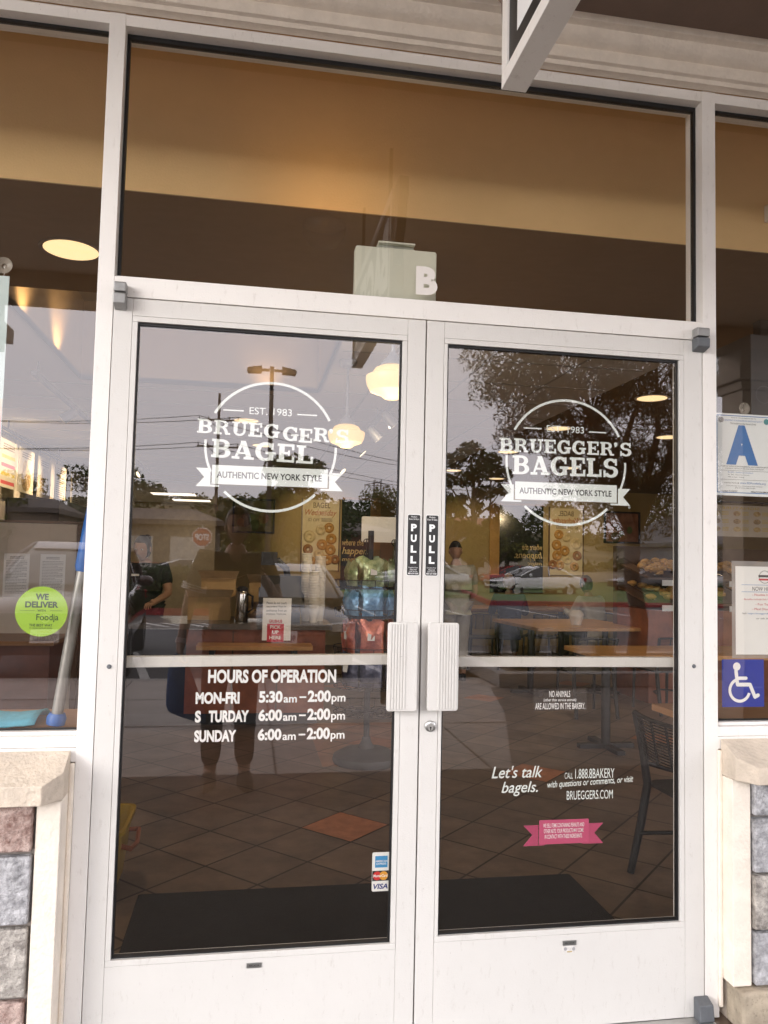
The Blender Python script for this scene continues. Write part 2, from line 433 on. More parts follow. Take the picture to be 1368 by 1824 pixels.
# interior shell
b = MB().box(-1.06, 7.0, 10.6, 10.75, 0, 3.5).box(-3.2, -1.06, 10.6, 10.75, 2.62, 3.5)
b.build('back_wall', OCHW, bld)
b = MB().box(-3.25, -3.1, 0.12, 15.5, 0, 3.5); b.build('side_wall', WARMW, bld)
b = MB().box(7.0, 7.15, 0.12, 10.75, 0, 3.5); b.build('side_wall', OCHW, bld)
b = MB().box(-1.06, -0.9, 10.75, 15.5, 0, 3.0).box(-3.1, -0.9, 15.5, 15.6, 0, 3.0)
b.build('kitchen_wall', mat('kitchen_wall_paint', (0.40, 0.31, 0.19), 0.7), bld)
b = MB().box(-3.1, -1.06, 10.75, 15.5, 2.58, 2.64); b.build('kitchen_ceiling', PALEC, bld)
b = MB().box(-3.1, 7.0, .579, 1.75, 2.70, 2.704).box(2.1, 7.0, 1.75, 10.6, 2.70, 2.74); b.build('soffit', BRNC, bld)
b = MB().box(-3.1, 7.0, .58, .60, 2.7045, 3.40); b.build('bulkhead', TANW, bld)
b = MB().box(-3.1, 7.0, .12, .58, 3.40, 3.44); b.build('pocket_ceiling', TANW, bld)
b = MB()
b.box(-3.1, -1.80, 1.75, 10.6, 2.70, 2.74).box(-1.80, -.02, 3.80, 10.6, 2.70, 2.74).box(-.02, 2.1, 1.75, 10.6, 2.70, 2.74)
b.box(-1.80, -.02, 1.75, 3.80, 3.30, 3.34)
b.build('ceiling', PALEC, bld)
b = MB().box(-1.82, -1.80, 1.75, 3.80, 2.70, 3.32).box(-1.80, -.02, 3.80, 3.82, 2.70, 3.32).box(-.02, 0, 1.75, 3.80, 2.70, 3.32).box(-1.80, -.02, 1.73, 1.75, 2.74, 3.32)
b.build('ceiling_recess', WARMW, bld)
b = MB()
for k in range(15): b.box(0.03, 2.06, 1.9+k*.61, 1.918+k*.61, 2.697, 2.70)
for k in range(3): b.box(.35+k*.61, .368+k*.61, 1.8, 10.6, 2.696, 2.699)
for k in range(11): b.box(-3.0, -.05, 3.95+k*.61, 3.968+k*.61, 2.697, 2.70)
b.build('ceiling_grid', GRID, bld)
b = MB().box(-3.35, 7.3, -.0, 15.8, 3.55, 3.8).box(-60, -3.35, 0.02, .3, 0, 5.2).box(7.3, 60, .02, .3, 0, 5.2).box(-60, 60, -.0, .25, 3.5, 5.2)
b.build('upper_wall', STUCCO, bld)

# knee walls under the side windows
def knee(sx):
    x_in = .972; q = lambda a: a*sx
    def bx(m, a0, a1, *r): m.box(min(q(a0), q(a1)), max(q(a0), q(a1)), *r)
    k = MB(); bx(k, x_in+.02, 3.0, 0.0, .10, 0, .815); k.build('knee_wall', WARMW, bld)
    t = .115 if sx < 0 else .105
    # projecting cast-stone sill with a weathered slope and a mitred end
    f0, f1 = (.735, .815)
    yf = -.135
    vs = [(q(x_in), -.004, .852), (q(2.9), -.004, .852), (q(2.9), yf, .792), (q(x_in+.040), yf, .792),
          (q(x_in+.040), yf, .742), (q(2.9), yf, .742), (q(2.9), -.004, .742), (q(x_in), -.004, .742), (q(x_in), -.080, .812), (q(x_in), -.080, .742)]
    s = MB().add(vs, [(0, 1, 2, 3, 8), (3, 2, 5, 4), (8, 3, 4, 9), (0, 8, 9, 7), (4, 5, 6, 7, 9), (1, 6, 5, 2), (0, 7, 6, 1)])
    s.build('window_sill', SILLC, bld, bevel=.003, sharp=12)
    d = -.085 if sx < 0 else -.062
    tr = MB(); bx(tr, x_in+.001, x_in+.063, d, -.002, .125, .741)
    bx(tr, x_in-.012, x_in+.001, -.012, -.0015, .04, .8185)
    tr.build('pier_trim', CREAM, bld, bevel=.004)
    g = MB(); bx(g, x_in+.065, 2.9, d+.022, -.001, .125, .740)
    g.build('grout_backing', GROUT, bld)
    rows = ((.735, .615), (.603, .432), (.420, .250), (.238, .128)) if sx < 0 else ((.735, .632), (.622, .462), (.452, .292), (.282, .129))
    cols = (1, 0, 2, 1) if sx < 0 else (0, 0, 2, 0)
    st = MB(); rr = random.Random(5 if sx < 0 else 6)
    for i, (z1, z0) in enumerate(rows):
        x = x_in+.070; w = (.30, .42, .26, .38)[i]; first = True
        while x < 2.8:
            m = cols[i] if first else rr.randrange(3)
            a, c = x, min(x+w, 2.88); p = rr.uniform(0, .008)
            bx(st, a, c, d-.004-p, d+.021, z0, z1); st.m[-6:] = [m]*6
            x += w+.012; w = rr.uniform(.24, .46); first = False
    st.build('stone_cladding', [SLATE, RUST, BUFF], bld, bevel=.005)
    bs = MB(); bx(bs, x_in+.012, 2.9, d-.03, -.001, 0.0, .122); bs.build('base_course', BASE, bld, bevel=.012)
knee(-1); knee(1)

# cornice over the head of the storefront, the brown board beyond it and the walkway ceiling
prof = [(-.0, 2.967), (-.034, 2.967), (-.040, 2.978), (-.052, 2.982), (-.060, 3.000), (-.058, 3.016), (-.074, 3.022), (-.090, 3.036), (-.096, 3.058), (-.118, 3.064), (-.118, 3.088), (-.0, 3.088)]
b = MB().prism([(y, z) for y, z in prof], -14, 14, 'x'); b.build('cornice', CREAM, bld)
b = MB().box(-14, 14, -.118, -.0, 3.089, 3.5); b.build('frieze', CREAM, bld)
b = MB().box(-14, 14, -.30, -.119, 3.085, 3.115); b.build('soffit_board', BROWNP, bld)
b = MB().prism([(-.301, 3.10), (-.301, 3.16), (-4.0, 3.66), (-4.0, 3.60)], -2.75, 4.5, 'x'); b.build('walkway_ceiling', STUCCO, bld)
b = MB().box(-2.75, 4.5, -4.3, -4.0, 3.40, 3.95).box(-2.75, 4.5, -4.3, -.002, 3.951, 4.05); b.build('canopy_beam', mat('brown_stucco', (0.58, 0.46, 0.34), 0.9, var=0.1, bump=0.6, bscale=120), bld)
for cx in (4.02, -2.72):
    b = MB().box(cx-.16, cx+.16, -4.31, -3.99, 0.01, 3.02).box(cx-.20, cx+.20, -4.35, -3.95, .01, .35).box(cx-.19, cx+.19, -4.34, -3.96, 3.02, 3.10).box(cx-.24, cx+.24, -4.39, -3.91, 3.10, 3.22).box(cx-.18, cx+.18, -4.33, -3.97, 3.22, 3.399)
    b.build('column', mat('beige_column_stucco', (0.50, 0.42, 0.34), 0.9, var=0.1, bump=0.5, bscale=110), bld, bevel=.008)

# ================================================================ STOREFRONT FRAME
sf = thing('storefront_frame', 'white painted metal shopfront frame holding the transom and side panes', 'window frame')
for x0, x1 in ((-.961, -.9155), (.9185, .966), (-2.98, -2.93), (2.93, 2.98)):
    b = MB().box(x0, x1, 0, .10, 0.005, 2.966); b.build('mullion', WHITE, sf, bevel=.0012)
b = MB().box(-.9155, .9185, .001, .10, 2.125, 2.183).box(-.915, .918, .016, .040, 2.1835, 2.190); b.build('transom_bar', WHITE, sf, bevel=.0012)
for x0, x1 in ((-2.93, -.961), (-.9155, .9185), (.966, 2.93)):
    b = MB().box(x0, x1, .0012, .10, 2.930, 2.965); b.build('header', WHITE, sf, bevel=.0012)
for x0, x1 in ((-2.93, -.961), (.966, 2.93)):
    b = MB().box(x0, x1, .0008, .10, .819, .857).box(x0, x1, .0012, .10, .8582, .888).box(x0, x1, .02, .04, .8885, .898); b.build('sill_rail', WHITE, sf, bevel=.0012)
def pane(x0, x1, z0, z1, y, parent, name='window_pane', gask=.007):
    p = MB().box(x0, x1, y, y+.005, z0, z1, 1)
    p.m[-4] = 0                                  # the outer face carries the reflection
    o = p.build(name, [GLASS, GBACK], parent)
    g = MB()
    for a in ((x0, x1, z1-gask, z1), (x0, x1, z0, z0+gask*.5), ):
        g.box(a[0], a[1], y-.006, y+.012, a[2], a[3])
    g.box(x0, x0+gask*.6, y-.006, y+.012, z0+gask*.5, z1-gask).box(x1-gask*.6, x1, y-.006, y+.012, z0+gask*.5, z1-gask)
    # the gasket is cut to clear the glass
    gm = g.build('gasket', BLACK, o if name == 'glass_pane' else parent)
    return o
pane(-.9150, .9180, 2.1905, 2.9295, .044, sf, 'transom_pane', .014)
pane(-2.929, -.9615, .8985, 2.9295, .044, sf)
pane(.9665, 2.929, .8985, 2.9295, .044, sf)

# ================================================================ DOORS
def door(sx, label, group):
    d = thing('glass_door', label, 'door', (sx*.914, 0, .01), group)
    D = {'b': d}
    if sx < 0: st = ((-.9135, -.8615), (-.0575, -.0022)); rail = (-.8610, -.0580); g = (-.8455, -.0735); bo = (-.8605, -.0585)
    else: st = ((.0022, .0560), (.8515, .9145)); rail = (.0565, .8510); g = (.0680, .8345); bo = (.0570, .8500)
    gz = (.287, 2.0545) if sx < 0 else (.299, 2.0545)
    for a in st:
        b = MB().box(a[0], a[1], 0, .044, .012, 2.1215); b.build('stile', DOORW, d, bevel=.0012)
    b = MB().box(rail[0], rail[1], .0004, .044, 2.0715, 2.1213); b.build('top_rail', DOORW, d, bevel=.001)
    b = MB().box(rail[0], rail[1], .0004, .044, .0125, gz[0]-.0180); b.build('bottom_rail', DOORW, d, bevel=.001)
    b = MB()
    b.box(bo[0], bo[1], -.001, .040, gz[1], 2.0705).box(bo[0], bo[1], -.001, .040, gz[0]-.0170, gz[0]-.001)
    b.box(bo[0], g[0]-.0005, -.001, .040, gz[0]-.0005, gz[1]-.0005).box(g[1]+.0005, bo[1], -.001, .040, gz[0]-.0005, gz[1]-.0005)
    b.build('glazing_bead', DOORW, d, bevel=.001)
    pane(g[0], g[1], gz[0], gz[1], .014, d, 'glass_pane', .0075)
    zz = (1.067, 1.076) if sx < 0 else (1.069, 1.067)
    hgt = .031
    b = MB().add([(g[0]-.01, .052, zz[0]), (g[1]+.01, .052, zz[1]), (g[1]+.01, .080, zz[1]), (g[0]-.01, .080, zz[0]),
                  (g[0]-.01, .052, zz[0]+hgt), (g[1]+.01, .052, zz[1]+hgt), (g[1]+.01, .080, zz[1]+hgt), (g[0]-.01, .080, zz[0]+hgt)],
                 [(0, 3, 2, 1), (4, 5, 6, 7), (0, 1, 5, 4), (1, 2, 6, 5), (2, 3, 7, 6), (3, 0, 4, 7)])
    b.build('push_bar', DOORW, d, bevel=.002)
    # flat ribbed pull plate standing off the stile
    h0, h1 = (-.107, -.018) if sx < 0 else (.013, .105)
    p = MB().prism(rrect(h0, h1, .955, 1.210, .008), -.046, -.036)
    ho = p.build('pull_handle', DOORW, d, bevel=.002)
    rb = MB()
    rs = [h0+.008+.0085*k for k in range(6)] if sx < 0 else [h1-.008-.0085*k for k in range(7)]
    for x in rs: rb.box(x-.0028, x+.0028, -.0485, -.0462, .960, 1.205)
    rb.build('grip_rib', DOORW, ho, bevel=.001)
    sb = MB().box(h0+.058 if sx < 0 else h0+.005, h1-.006 if sx < 0 else h0+.038, -.0355, -.001, .972, 1.193)
    sb.build('handle_post', DOORW, ho)
    # top pivot cover, split between door and transom bar
    cx0, cx1 = (-.9105, -.8770) if sx < 0 else (.8790, .9225)
    mt = GREYM if sx < 0 else DGREY
    for nm, z0, z1, mm in (('pivot_cover', 2.083, 2.126, mt), ('pivot_cap', 2.1285, 2.157, GREYM)):
        pr = [(-.0005, z0), (-.030, z0+(.008 if nm == 'pivot_cover' else 0)), (-.036, z0+.012 if nm == 'pivot_cover' else z0), (-.036, z1-.003), (-.030, z1), (-.0005, z1)]
        MB().prism(pr, cx0, cx1, 'x').build(nm, mm, d, bevel=.003)
    pr = [(-.0005, .010), (-.034, .010), (-.040, .018), (-.034, .062), (-.0005, .075)]
    MB().prism(pr, cx0-.001, cx1+.003, 'x').build('bottom_pivot_cover', DGREY, d, bevel=.003)
    MB().lathe((sx*.883, -.0045, 1.0775), [(.0001, 0), (.004, 0), (.0062, .002), (.0065, .004)], 12, axis='y').build('screw_head', DGREY, d)
    x0, x1, z0, z1 = (-.480, -.439, .2435, .2570) if sx < 0 else (.4525, .4950, .2500, .2635)
    pl = MB().box(x0, x1, -.0022, .0002, z0, z1, 0); pl.text('ARCADIA' if sx < 0 else 'ARCADIA', x0+.006, x1-.006, z0+.004, z1-.004, 'front', -.0024, 1)
    pl.build('maker_plate', [SILVER, INK], d)
    return d
dl = door(-1, 'glazed white door with opening hours lettered below its push bar', 'pair of shop doors')
dr = door(1, 'glazed white door with key lock and pink ribbon notice on its glass', 'pair of shop doors')
b = MB().lathe((.0325, -.010, .9035), [(.0001, 0), (.0125, 0), (.0155, .002), (.0165, .006), (.0165, .0098)], 28, 0, 'y')
lk = b.build('lock_cylinder', SILVER, dr)
b = MB().disc(.0325, .9075, .0062, 'front', -.0106, 0, 18).disc(.0325, .8985, .0075, 'front', -.0108, 0, 18)
b.rect(.0313, .0337, .8930, .9000, 'front', -.0112, 1).disc(.0325, .9005, .0026, 'front', -.0113, 1)
b.build('key_core', [ALU, BLACK], lk)
b = MB().box(.4530, .4945, -.0015, .0002, .2275, .2490, 0)
b.disc(.461, .240, .005, 'front', -.0018, 1).disc(.487, .239, .005, 'front', -.0018, 1).rect(.466, .482, .2295, .2335, 'front', -.0018, 2)
b.build('torn_label', [mat('cloudy_sticker', (0.70, 0.68, 0.66), 0.4, var=0.15, scale=90), GREYI, mat('gold_ink', (.5, .4, .2), .5)], dr)
b = MB().box(-.93, .93, -.10, .12, 0.0005, .0095).box(-.93, .93, -.04, .04, .0095, .0112); tag(b.build('door_threshold', ALU), 'worn aluminium threshold strip under the pair of doors', 'threshold')
# ================================================================ LETTERING AND SIGNS
def slab_glyph(ch):
    # slab-serif capitals in a cell of height 1: polygons (u, v) laid over each other in a few hairline layers
    P = []; sv = .135
    def r(a, b, c, d): P.append([(a, c), (b, c), (b, d), (a, d)])
    def ring(cx, cy, ro, ri, a0, a1, n=16):
        o = [(cx+ro[0]*math.cos(R(a0+(a1-a0)*k/n)), cy+ro[1]*math.sin(R(a0+(a1-a0)*k/n))) for k in range(n+1)]
        i = [(cx+ri[0]*math.cos(R(a0+(a1-a0)*k/n)), cy+ri[1]*math.sin(R(a0+(a1-a0)*k/n))) for k in range(n+1)]
        P.append(o+i[::-1])
    if ch in 'BR':
        r(.10, .36, 0, 1); r(0, .5, 1-sv, 1); r(.3, .55, .45, .45+sv)
        ring(.50, .725, (.36, .275), (.13, .275-sv), -90, 90)
        if ch == 'B':
            r(0, .5, 0, sv); ring(.50, .29, (.42, .29), (.17, .29-sv), -90, 90); w = .96
        else:
            r(0, .48, 0, sv); P.append([(.42, .50), (.62, .52), (.80, .40), (.88, sv), (1.02, sv), (1.02, 0), (.72, 0), (.62, .30), (.52, .45), (.42, .45)]); w = 1.04
    elif ch == 'U':
        r(.11, .36, .34, 1); r(.72, .86, .34, 1); r(0, .47, 1-sv, 1); r(.60, .98, 1-sv, 1)
        ring(.485, .36, (.375, .38), (.235, .23), 180, 360); P.append([(.11, .36), (.36, .36), (.34, .22), (.14, .24)]); w = .98
    elif ch == 'E':
        r(.10, .36, 0, 1); r(0, .84, 1-sv, 1); r(0, .86, 0, sv); r(.3, .60, .44, .56)
        r(.72, .84, .68, 1); r(.74, .86, 0, .34); r(.54, .63, .34, .66); w = .90
    elif ch == 'L':
        r(.10, .36, 0, 1); r(0, .48, 1-sv, 1); r(0, .84, 0, sv); r(.72, .84, 0, .40); w = .88
    elif ch == 'G':
        ring(.50, .50, (.50, .52), (.24, .37), 38, 318, 26); r(.66, .90, .04, .42); r(.50, 1.0, .36, .36+sv); r(.76, .88, .62, .98); w = 1.02
    elif ch == 'A':
        P.append([(.36, 1), (.62, 1), (.96, .08), (.68, .08)]); P.append([(.40, .94), (.50, .80), (.22, .06), (.10, .06)])
        r(.24, .72, .27, .38); r(-.02, .36, 0, sv); r(.56, 1.06, 0, sv); w = 1.06
    elif ch == 'S':
        ring(.44, .73, (.40, .29), (.16, .15), 20, 270, 20); ring(.44, .29, (.42, .31), (.17, .16), -160, 90, 20)
        r(.68, .80, .64, 1.0); r(.02, .14, 0, .36); P.append([(.30, .58), (.46, .60), (.58, .44), (.42, .42)]); w = .90
    elif ch == "'":
        P.append([(.05+.13*math.cos(R(t)), .88+.12*math.sin(R(t))) for t in range(-30, 211, 20)] + [(-.02, .70), (-.04, .62), (.08, .66), (.17, .78)]); w = .30
    return P, w
def slab(mb, s, u0, u1, v0, v1, face, d, m=0, rot=0.0, gap=.07, shifts=None):
    gl = [slab_glyph(c) for c in s]
    tot = sum(w for _, w in gl)+gap*(len(s)-1); k = (u1-u0)/tot; h = v1-v0; x = 0
    P = frame(face, 0); sg = -1 if face in ('front', 'left') else 1
    for i, (polys, w) in enumerate(gl):
        for j, pl in enumerate(polys):
            D = frame(face, d+sg*.00012*(j % 8))
            dx, dz = (shifts or {}).get(i, (0, 0))
            vs = []
            for a, b in pl:
                X, Z = (x+a)*k+dx, b*h+dz
                vs.append(D(u0+X*math.cos(rot)-Z*math.sin(rot), v0+X*math.sin(rot)+Z*math.cos(rot)))
            mb.add(vs, [tuple(range(len(vs)))], m)
        x += w+gap
    return mb

def logo(cx, cz, rr, brand, food, foodw, tilt, label, shifts=None):
    y = .0206
    t = thing('window_decal', label, 'window decal', (cx, y, cz-rr), 'round bakery emblems on the door glass')
    b = MB()
    b.arc(cx, cz, rr, rr-.0076, 27, 151, 'front', y).arc(cx, cz, rr, rr-.0070, 176, 205, 'front', y).arc(cx, cz, rr, rr-.0070, -25, 2, 'front', y).arc(cx, cz, rr, rr-.0076, 226, 314, 'front', y)
    b.build('ring', VINYL, t)
    x0, x1, z0, z1 = brand
    b = MB(); slab(b, "BRUEGGER'S", x0, x1, z0, z1, 'front', y, 0, tilt, .06, shifts); slab(b, food, *foodw, 'front', y, 0, tilt, .05)
    b.build('lettering', VINYL, t)
    ex = cx-.005
    b = MB().text('EST. 1983', ex-.062, ex+.062, cz+.094, cz+.115, 'front', y, 0, .004)
    b.rect(ex-.138, ex-.079, cz+.1005, cz+.1045, 'front', y).rect(ex+.078, ex+.137, cz+.0985, cz+.1025, 'front', y)
    b.build('founding_line', VINYL, t)
    c = foodw
    rx0, rx1 = cx-.1685, cx+.1685; rz1 = foodw[2]-.0225; rz0 = rz1-.0555
    b = MB()
    q = lambda pts: b.poly(pts, 'front', y)
    # the words are cut out of the ribbon in the photograph; here they are dark vinyl on it
    q([(rx0, rz0), (rx1, rz0), (rx1, rz1), (rx0, rz1)])
    for s in (-1, 1):
        e = cx+s*.1725
        b.poly([(e, rz1-.010), (cx+s*.214, rz1-.010), (cx+s*.190, rz1-.0365), (cx+s*.214, rz1-.0635), (cx+s*.1475, rz1-.0635), (cx+s*.1475, rz0-.0025), (e, rz0-.0025)], 'front', y+.0002)
    b.text('AUTHENTIC NEW YORK STYLE', rx0+.014, rx1-.018, rz0+.0185, rz0+.0375, 'front', y-.0004, 1, .020)
    b.build('ribbon', [VINYL, INK], t)
logo(-.456, 1.7145, .1935, (-.671, -.226, 1.7465, 1.788), 'BAGEL', (-.629, -.331, 1.677, 1.731), -.027,
     'round white emblem with BAGEL spelled without its last letter', {5: (.006, -.004), 6: (.003, -.006), 7: (.002, 0)})
logo(.463, 1.7085, .2005, (.243, .683, 1.734, 1.7765), 'BAGELS', (.2855, .638, 1.665, 1.724), .008,
     'round white emblem with BAGELS spelled in full on the door glass')
b = MB().disc(.674, 1.5745, .0035, 'front', .0206).disc(.674, 1.5745, .0026, 'front', .0204, 1).text('R', .6728, .6752, 1.5728, 1.5762, 'front', .0203, 0)
b.build('trademark_dot', [VINYL, INK], [o for o in COL.objects if o.name == 'window_decal.001'][0])

# opening hours
y = .0206
t = thing('hours_lettering', 'white opening hours lettering with the A of Saturday missing', 'window lettering', (-.43, y, .86))
b = MB().text('HOURS OF OPERATION', -.6145, -.2470, 1.0275, 1.0660, 'front', y, 0, .042); b.build('heading', VWHITE, t)
rows = [(.969, 'MON-FRI', (-.647, -.524), '5:30', 'am', '2:00', 'pm'), (.917, None, (-.647, -.496), '6:00', 'am', '2:00', 'pm'), (.862, 'SUNDAY', (-.647, -.530), '6:00', 'am', '2:00', 'pm')]
for i, (z, dayname, (a, c), t1, ap1, t2, ap2) in enumerate(rows):
    b = MB(); h = .0335
    if dayname: b.text(dayname, a, c, z, z+h, 'front', y, 0, .046)
    else: b.text('S', a, a+.0165, z, z+h, 'front', y, 0, .046).text('TURDAY', a+.038, c, z, z+h, 'front', y, 0, .046)
    b.build('day', VWHITE, t)
    b = MB().text(t1, -.4690, -.4015, z+.002, z+.0355, 'front', y, 0, .04).text(ap1, -.3985, -.3600, z+.002, z+.0180, 'front', y, 0, .02)
    b.rect(-.3525, -.3330, z+.0150, z+.0195, 'front', y)
    b.text(t2, -.3285, -.2615, z+.003, z+.0365, 'front', y, 0, .04).text(ap2, -.2590, -.2180, z-.004, z+.0205, 'front', y, 0, .02)
    b.build('time', VWHITE, t)

# notices low on the right-hand door
SMOKE = mat('smoky_film', (0.055, 0.043, 0.038), 0.5, alpha=.55)
t = thing('animal_notice', 'small dark notice saying no animals are allowed in the bakery', 'window notice', (.447, y, .94))
b = MB().rect(.362, .534, .941, 1.004, 'front', y+.0004); b.build('film', SMOKE, t)
b = MB().text('NO ANIMALS', .412, .480, .981, 1.000, 'front', y, 0, .006).text('(other than service animals)', .394, .500, .9655, .9770, 'front', y, 0, .004).text('ARE ALLOWED IN THE BAKERY.', .367, .529, .944, .963, 'front', y, 0, .006)
b.build('lettering', VWHITE, t)
t = thing('contact_lettering', 'white handwritten style lettering inviting people to talk bagels, with phone line', 'window lettering', (.45, y, .68))
b = MB().text("Let's talk", .231, .393, .7400, .7760, 'front', y, 0, .009, .28).text('bagels.', .263, .378, .6860, .7290, 'front', y, 0, .009, .28); b.build('slogan', VINYL, t)
b = MB().text('CALL', .464, .491, .7335, .7520, 'front', y, 0, .0).text('1.888.8BAKERY', .498, .627, .7330, .7625, 'front', y, 0, .004)
b.text('with questions or comments, or visit', .409, .690, .7015, .7270, 'front', y, 0, .010, .25, rot=.040)
b.text('BRUEGGERS.COM', .471, .622, .6700, .6970, 'front', y, 0, .004); b.build('contact_line', VINYL, t)
t = thing('nut_notice', 'raspberry pink ribbon notice about peanuts and other nuts', 'window notice', (.46, y, .53))
b = MB().poly([(.383, .540), (.543, .540), (.543, .612), (.383, .612)], 'front', y-.0003)
b.build('ribbon', PINKI, t)
for s in (-1, 1):
    b = MB(); c = .4615; e = lambda k: c+s*k
    b.poly([(e(.0805), .598), (e(.129), .598), (e(.100), .569), (e(.129), .537), (e(.060), .537), (e(.060), .5395), (e(.0805), .5395)], 'front', y)
    b.build('ribbon_tail', mat('dark_raspberry_vinyl', (0.46, 0.065, 0.15), .5), t)
b = MB()
for i, (s, a, c) in enumerate((('WE SELL ITEMS CONTAINING PEANUTS AND', .396, .528), ('OTHER NUTS. YOUR PRODUCTS MAY COME', .398, .526), ('IN CONTACT WITH THESE INGREDIENTS.', .401, .522))):
    b.text(s, a, c, .5895-.0165*i, .6015-.0165*i, 'front', y-.0007, 0, .004)
b.build('lettering', VWHITE, t)

# payment card sticker
t = thing('card_sticker', 'white sticker with three payment card emblems in the corner of the glass', 'sticker', (-.1, y, .42))
b = MB().prism(rrect(-.1275, -.0740, .4260, .5370, .004), y, y+.0004); b.build('backing', PAPER, t)
yy = y-.0004
b = MB().rect(-.1200, -.0810, .4920, .5280, 'front', yy, 0).rect(-.1190, -.0820, .4935, .5265, 'front', yy-.0002, 1)
b.text('AMERICAN', -.1180, -.0830, .5090, .5145, 'front', yy-.0004, 0, .01).text('EXPRESS', -.1150, -.0860, .5015, .5070, 'front', yy-.0004, 0, .01)
b.build('blue_emblem', [VWHITE, mat('sky_blue_ink', (0.05, 0.30, 0.62), .5)], t)
b = MB().rect(-.1265, -.0780, .4555, .4845, 'front', yy, 0).disc(-.1120, .4700, .0125, 'front', yy-.0002, 1).disc(-.0930, .4700, .0125, 'front', yy-.0003, 2).text('MasterCard', -.1235, -.0815, .4665, .4745, 'front', yy-.0006, 3, .015, .15)
b.build('two_circle_emblem', [INK, mat('card_red', (.62, .03, .03), .5), mat('card_amber', (.80, .38, .04), .5), VWHITE], t)
b = MB().text('VISA', -.1230, -.0800, .4325, .4475, 'front', yy, 0, .03, .22); b.build('lettering', mat('navy_ink', (.02, .04, .22), .5), t)

# pull stickers on the meeting stiles
for x0, x1, lab in ((-.0462, -.0090, 'black PULL sticker on the meeting stile of the left-hand door'), (.0100, .0468, 'black PULL sticker on the meeting stile that holds the key lock')):
    t = thing('pull_sticker', lab, 'sticker', ((x0+x1)/2, -.0005, 1.347), 'PULL stickers on the meeting stiles')
    b = MB().prism(rrect(x0-.0015, x1+.0015, 1.3445, 1.5285, .004), -.0012, -.0005, 'y', 0).prism(rrect(x0, x1, 1.3465, 1.5265, .004), -.0016, -.0013, 'y', 1)
    b.build('backing', [PAPER, mat('black_sticker', (.022, .021, .022), .45, var=.2, scale=50)], t)
    b = MB(); c = (x0+x1)/2
    for i, ch in enumerate('PULL'): b.text(ch, c-.0088, c+.0088, 1.4775-.0320*i, 1.4995-.0320*i, 'front', -.0019, 0, .05)
    b.text('Modern', c-.009, c+.009, 1.5185, 1.5235, 'front', -.0019).text('Door & Glass', c-.0155, c+.0155, 1.5115, 1.5165, 'front', -.0019)
    for i, s in enumerate(('Complete Door', 'Glass and', 'Lock Service')): b.text(s, c-(.0145, .010, .0125)[i], c+(.0145, .010, .0125)[i], 1.3670-.0055*i, 1.3712-.0055*i, 'front', -.0019)
    b.text('800 634 9268', c-.0155, c+.0155, 1.3495, 1.3540, 'front', -.0019, 0, .02)
    b.build('lettering', VWHITE, t)

# unit letter on the transom and the back of the exit sign behind it
b = MB().text('B', -.0270, .0415, 2.2160, 2.3060, 'front', .0432, 0, .055)
tag(b.build('unit_letter', mat('cream_vinyl', (0.78, 0.745, 0.71), .5, var=.02)), 'white unit letter B stuck to the transom glass', 'letter')
t = thing('exit_sign', 'pale grey back of an exit sign seen through the transom', 'exit sign', (-.08, .10, 2.184))
MET = mat('pale_grey_plastic', (0.66, 0.68, 0.58), .55, var=.05, scale=6)
b = MB().prism(rrect(-.2135, .0470, 2.1835, 2.3720, .008), .082, .122); b.build('housing', MET, t, bevel=.004)
each([(-.1400, -.0220, .096, .135, 2.3725, 2.3775), (-.1400, -.0220, .090, .135, 2.3900, 2.3960)], 'bracket_lip', MET, t, .001)
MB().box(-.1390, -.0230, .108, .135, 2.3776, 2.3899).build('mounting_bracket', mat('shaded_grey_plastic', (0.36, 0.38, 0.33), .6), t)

# green delivery sticker
y = .0500
t = thing('delivery_sticker', 'round lime green WE DELIVER sticker on the left side pane', 'sticker', (-1.083, y, 1.15))
cx, cz, k = -1.0795, 1.2240, 1.02
G2 = mat('dark_green_ink', (.03, .07, .03), .5); LIME = mat('lime_vinyl', (0.33, 0.56, 0.045), .5, var=.03)
b = MB().disc(cx, cz, .0700, 'front', y+.0004, 0, 48); b.build('disc', LIME, t)
b = MB().text('WE', cx-.0175, cx+.0175, cz+.0320, cz+.0500, 'front', y, 0, .04).text('DELIVER', cx-.0440, cx+.0440, cz+.0105, cz+.0280, 'front', y, 0, .04).text('WITH', cx-.011, cx+.011, cz-.0005, cz+.0055, 'front', y, 0, .02)
b.rect(cx-.058, cx-.018, cz+.0020, cz+.0028, 'front', y).rect(cx+.022, cx+.056, cz+.0020, cz+.0028, 'front', y)
b.text('Foodja', cx-.0130, cx+.0460, cz-.0300, cz-.0070, 'front', y, 0, .01)
b.text('THE BEST WAY', cx-.0310, cx+.0310, cz-.0420, cz-.0345, 'front', y, 0, .02).text('TO ORDER FOOD AT WORK', cx-.031, cx+.031, cz-.0490, cz-.0445, 'front', y)
b.build('lettering', G2, t)

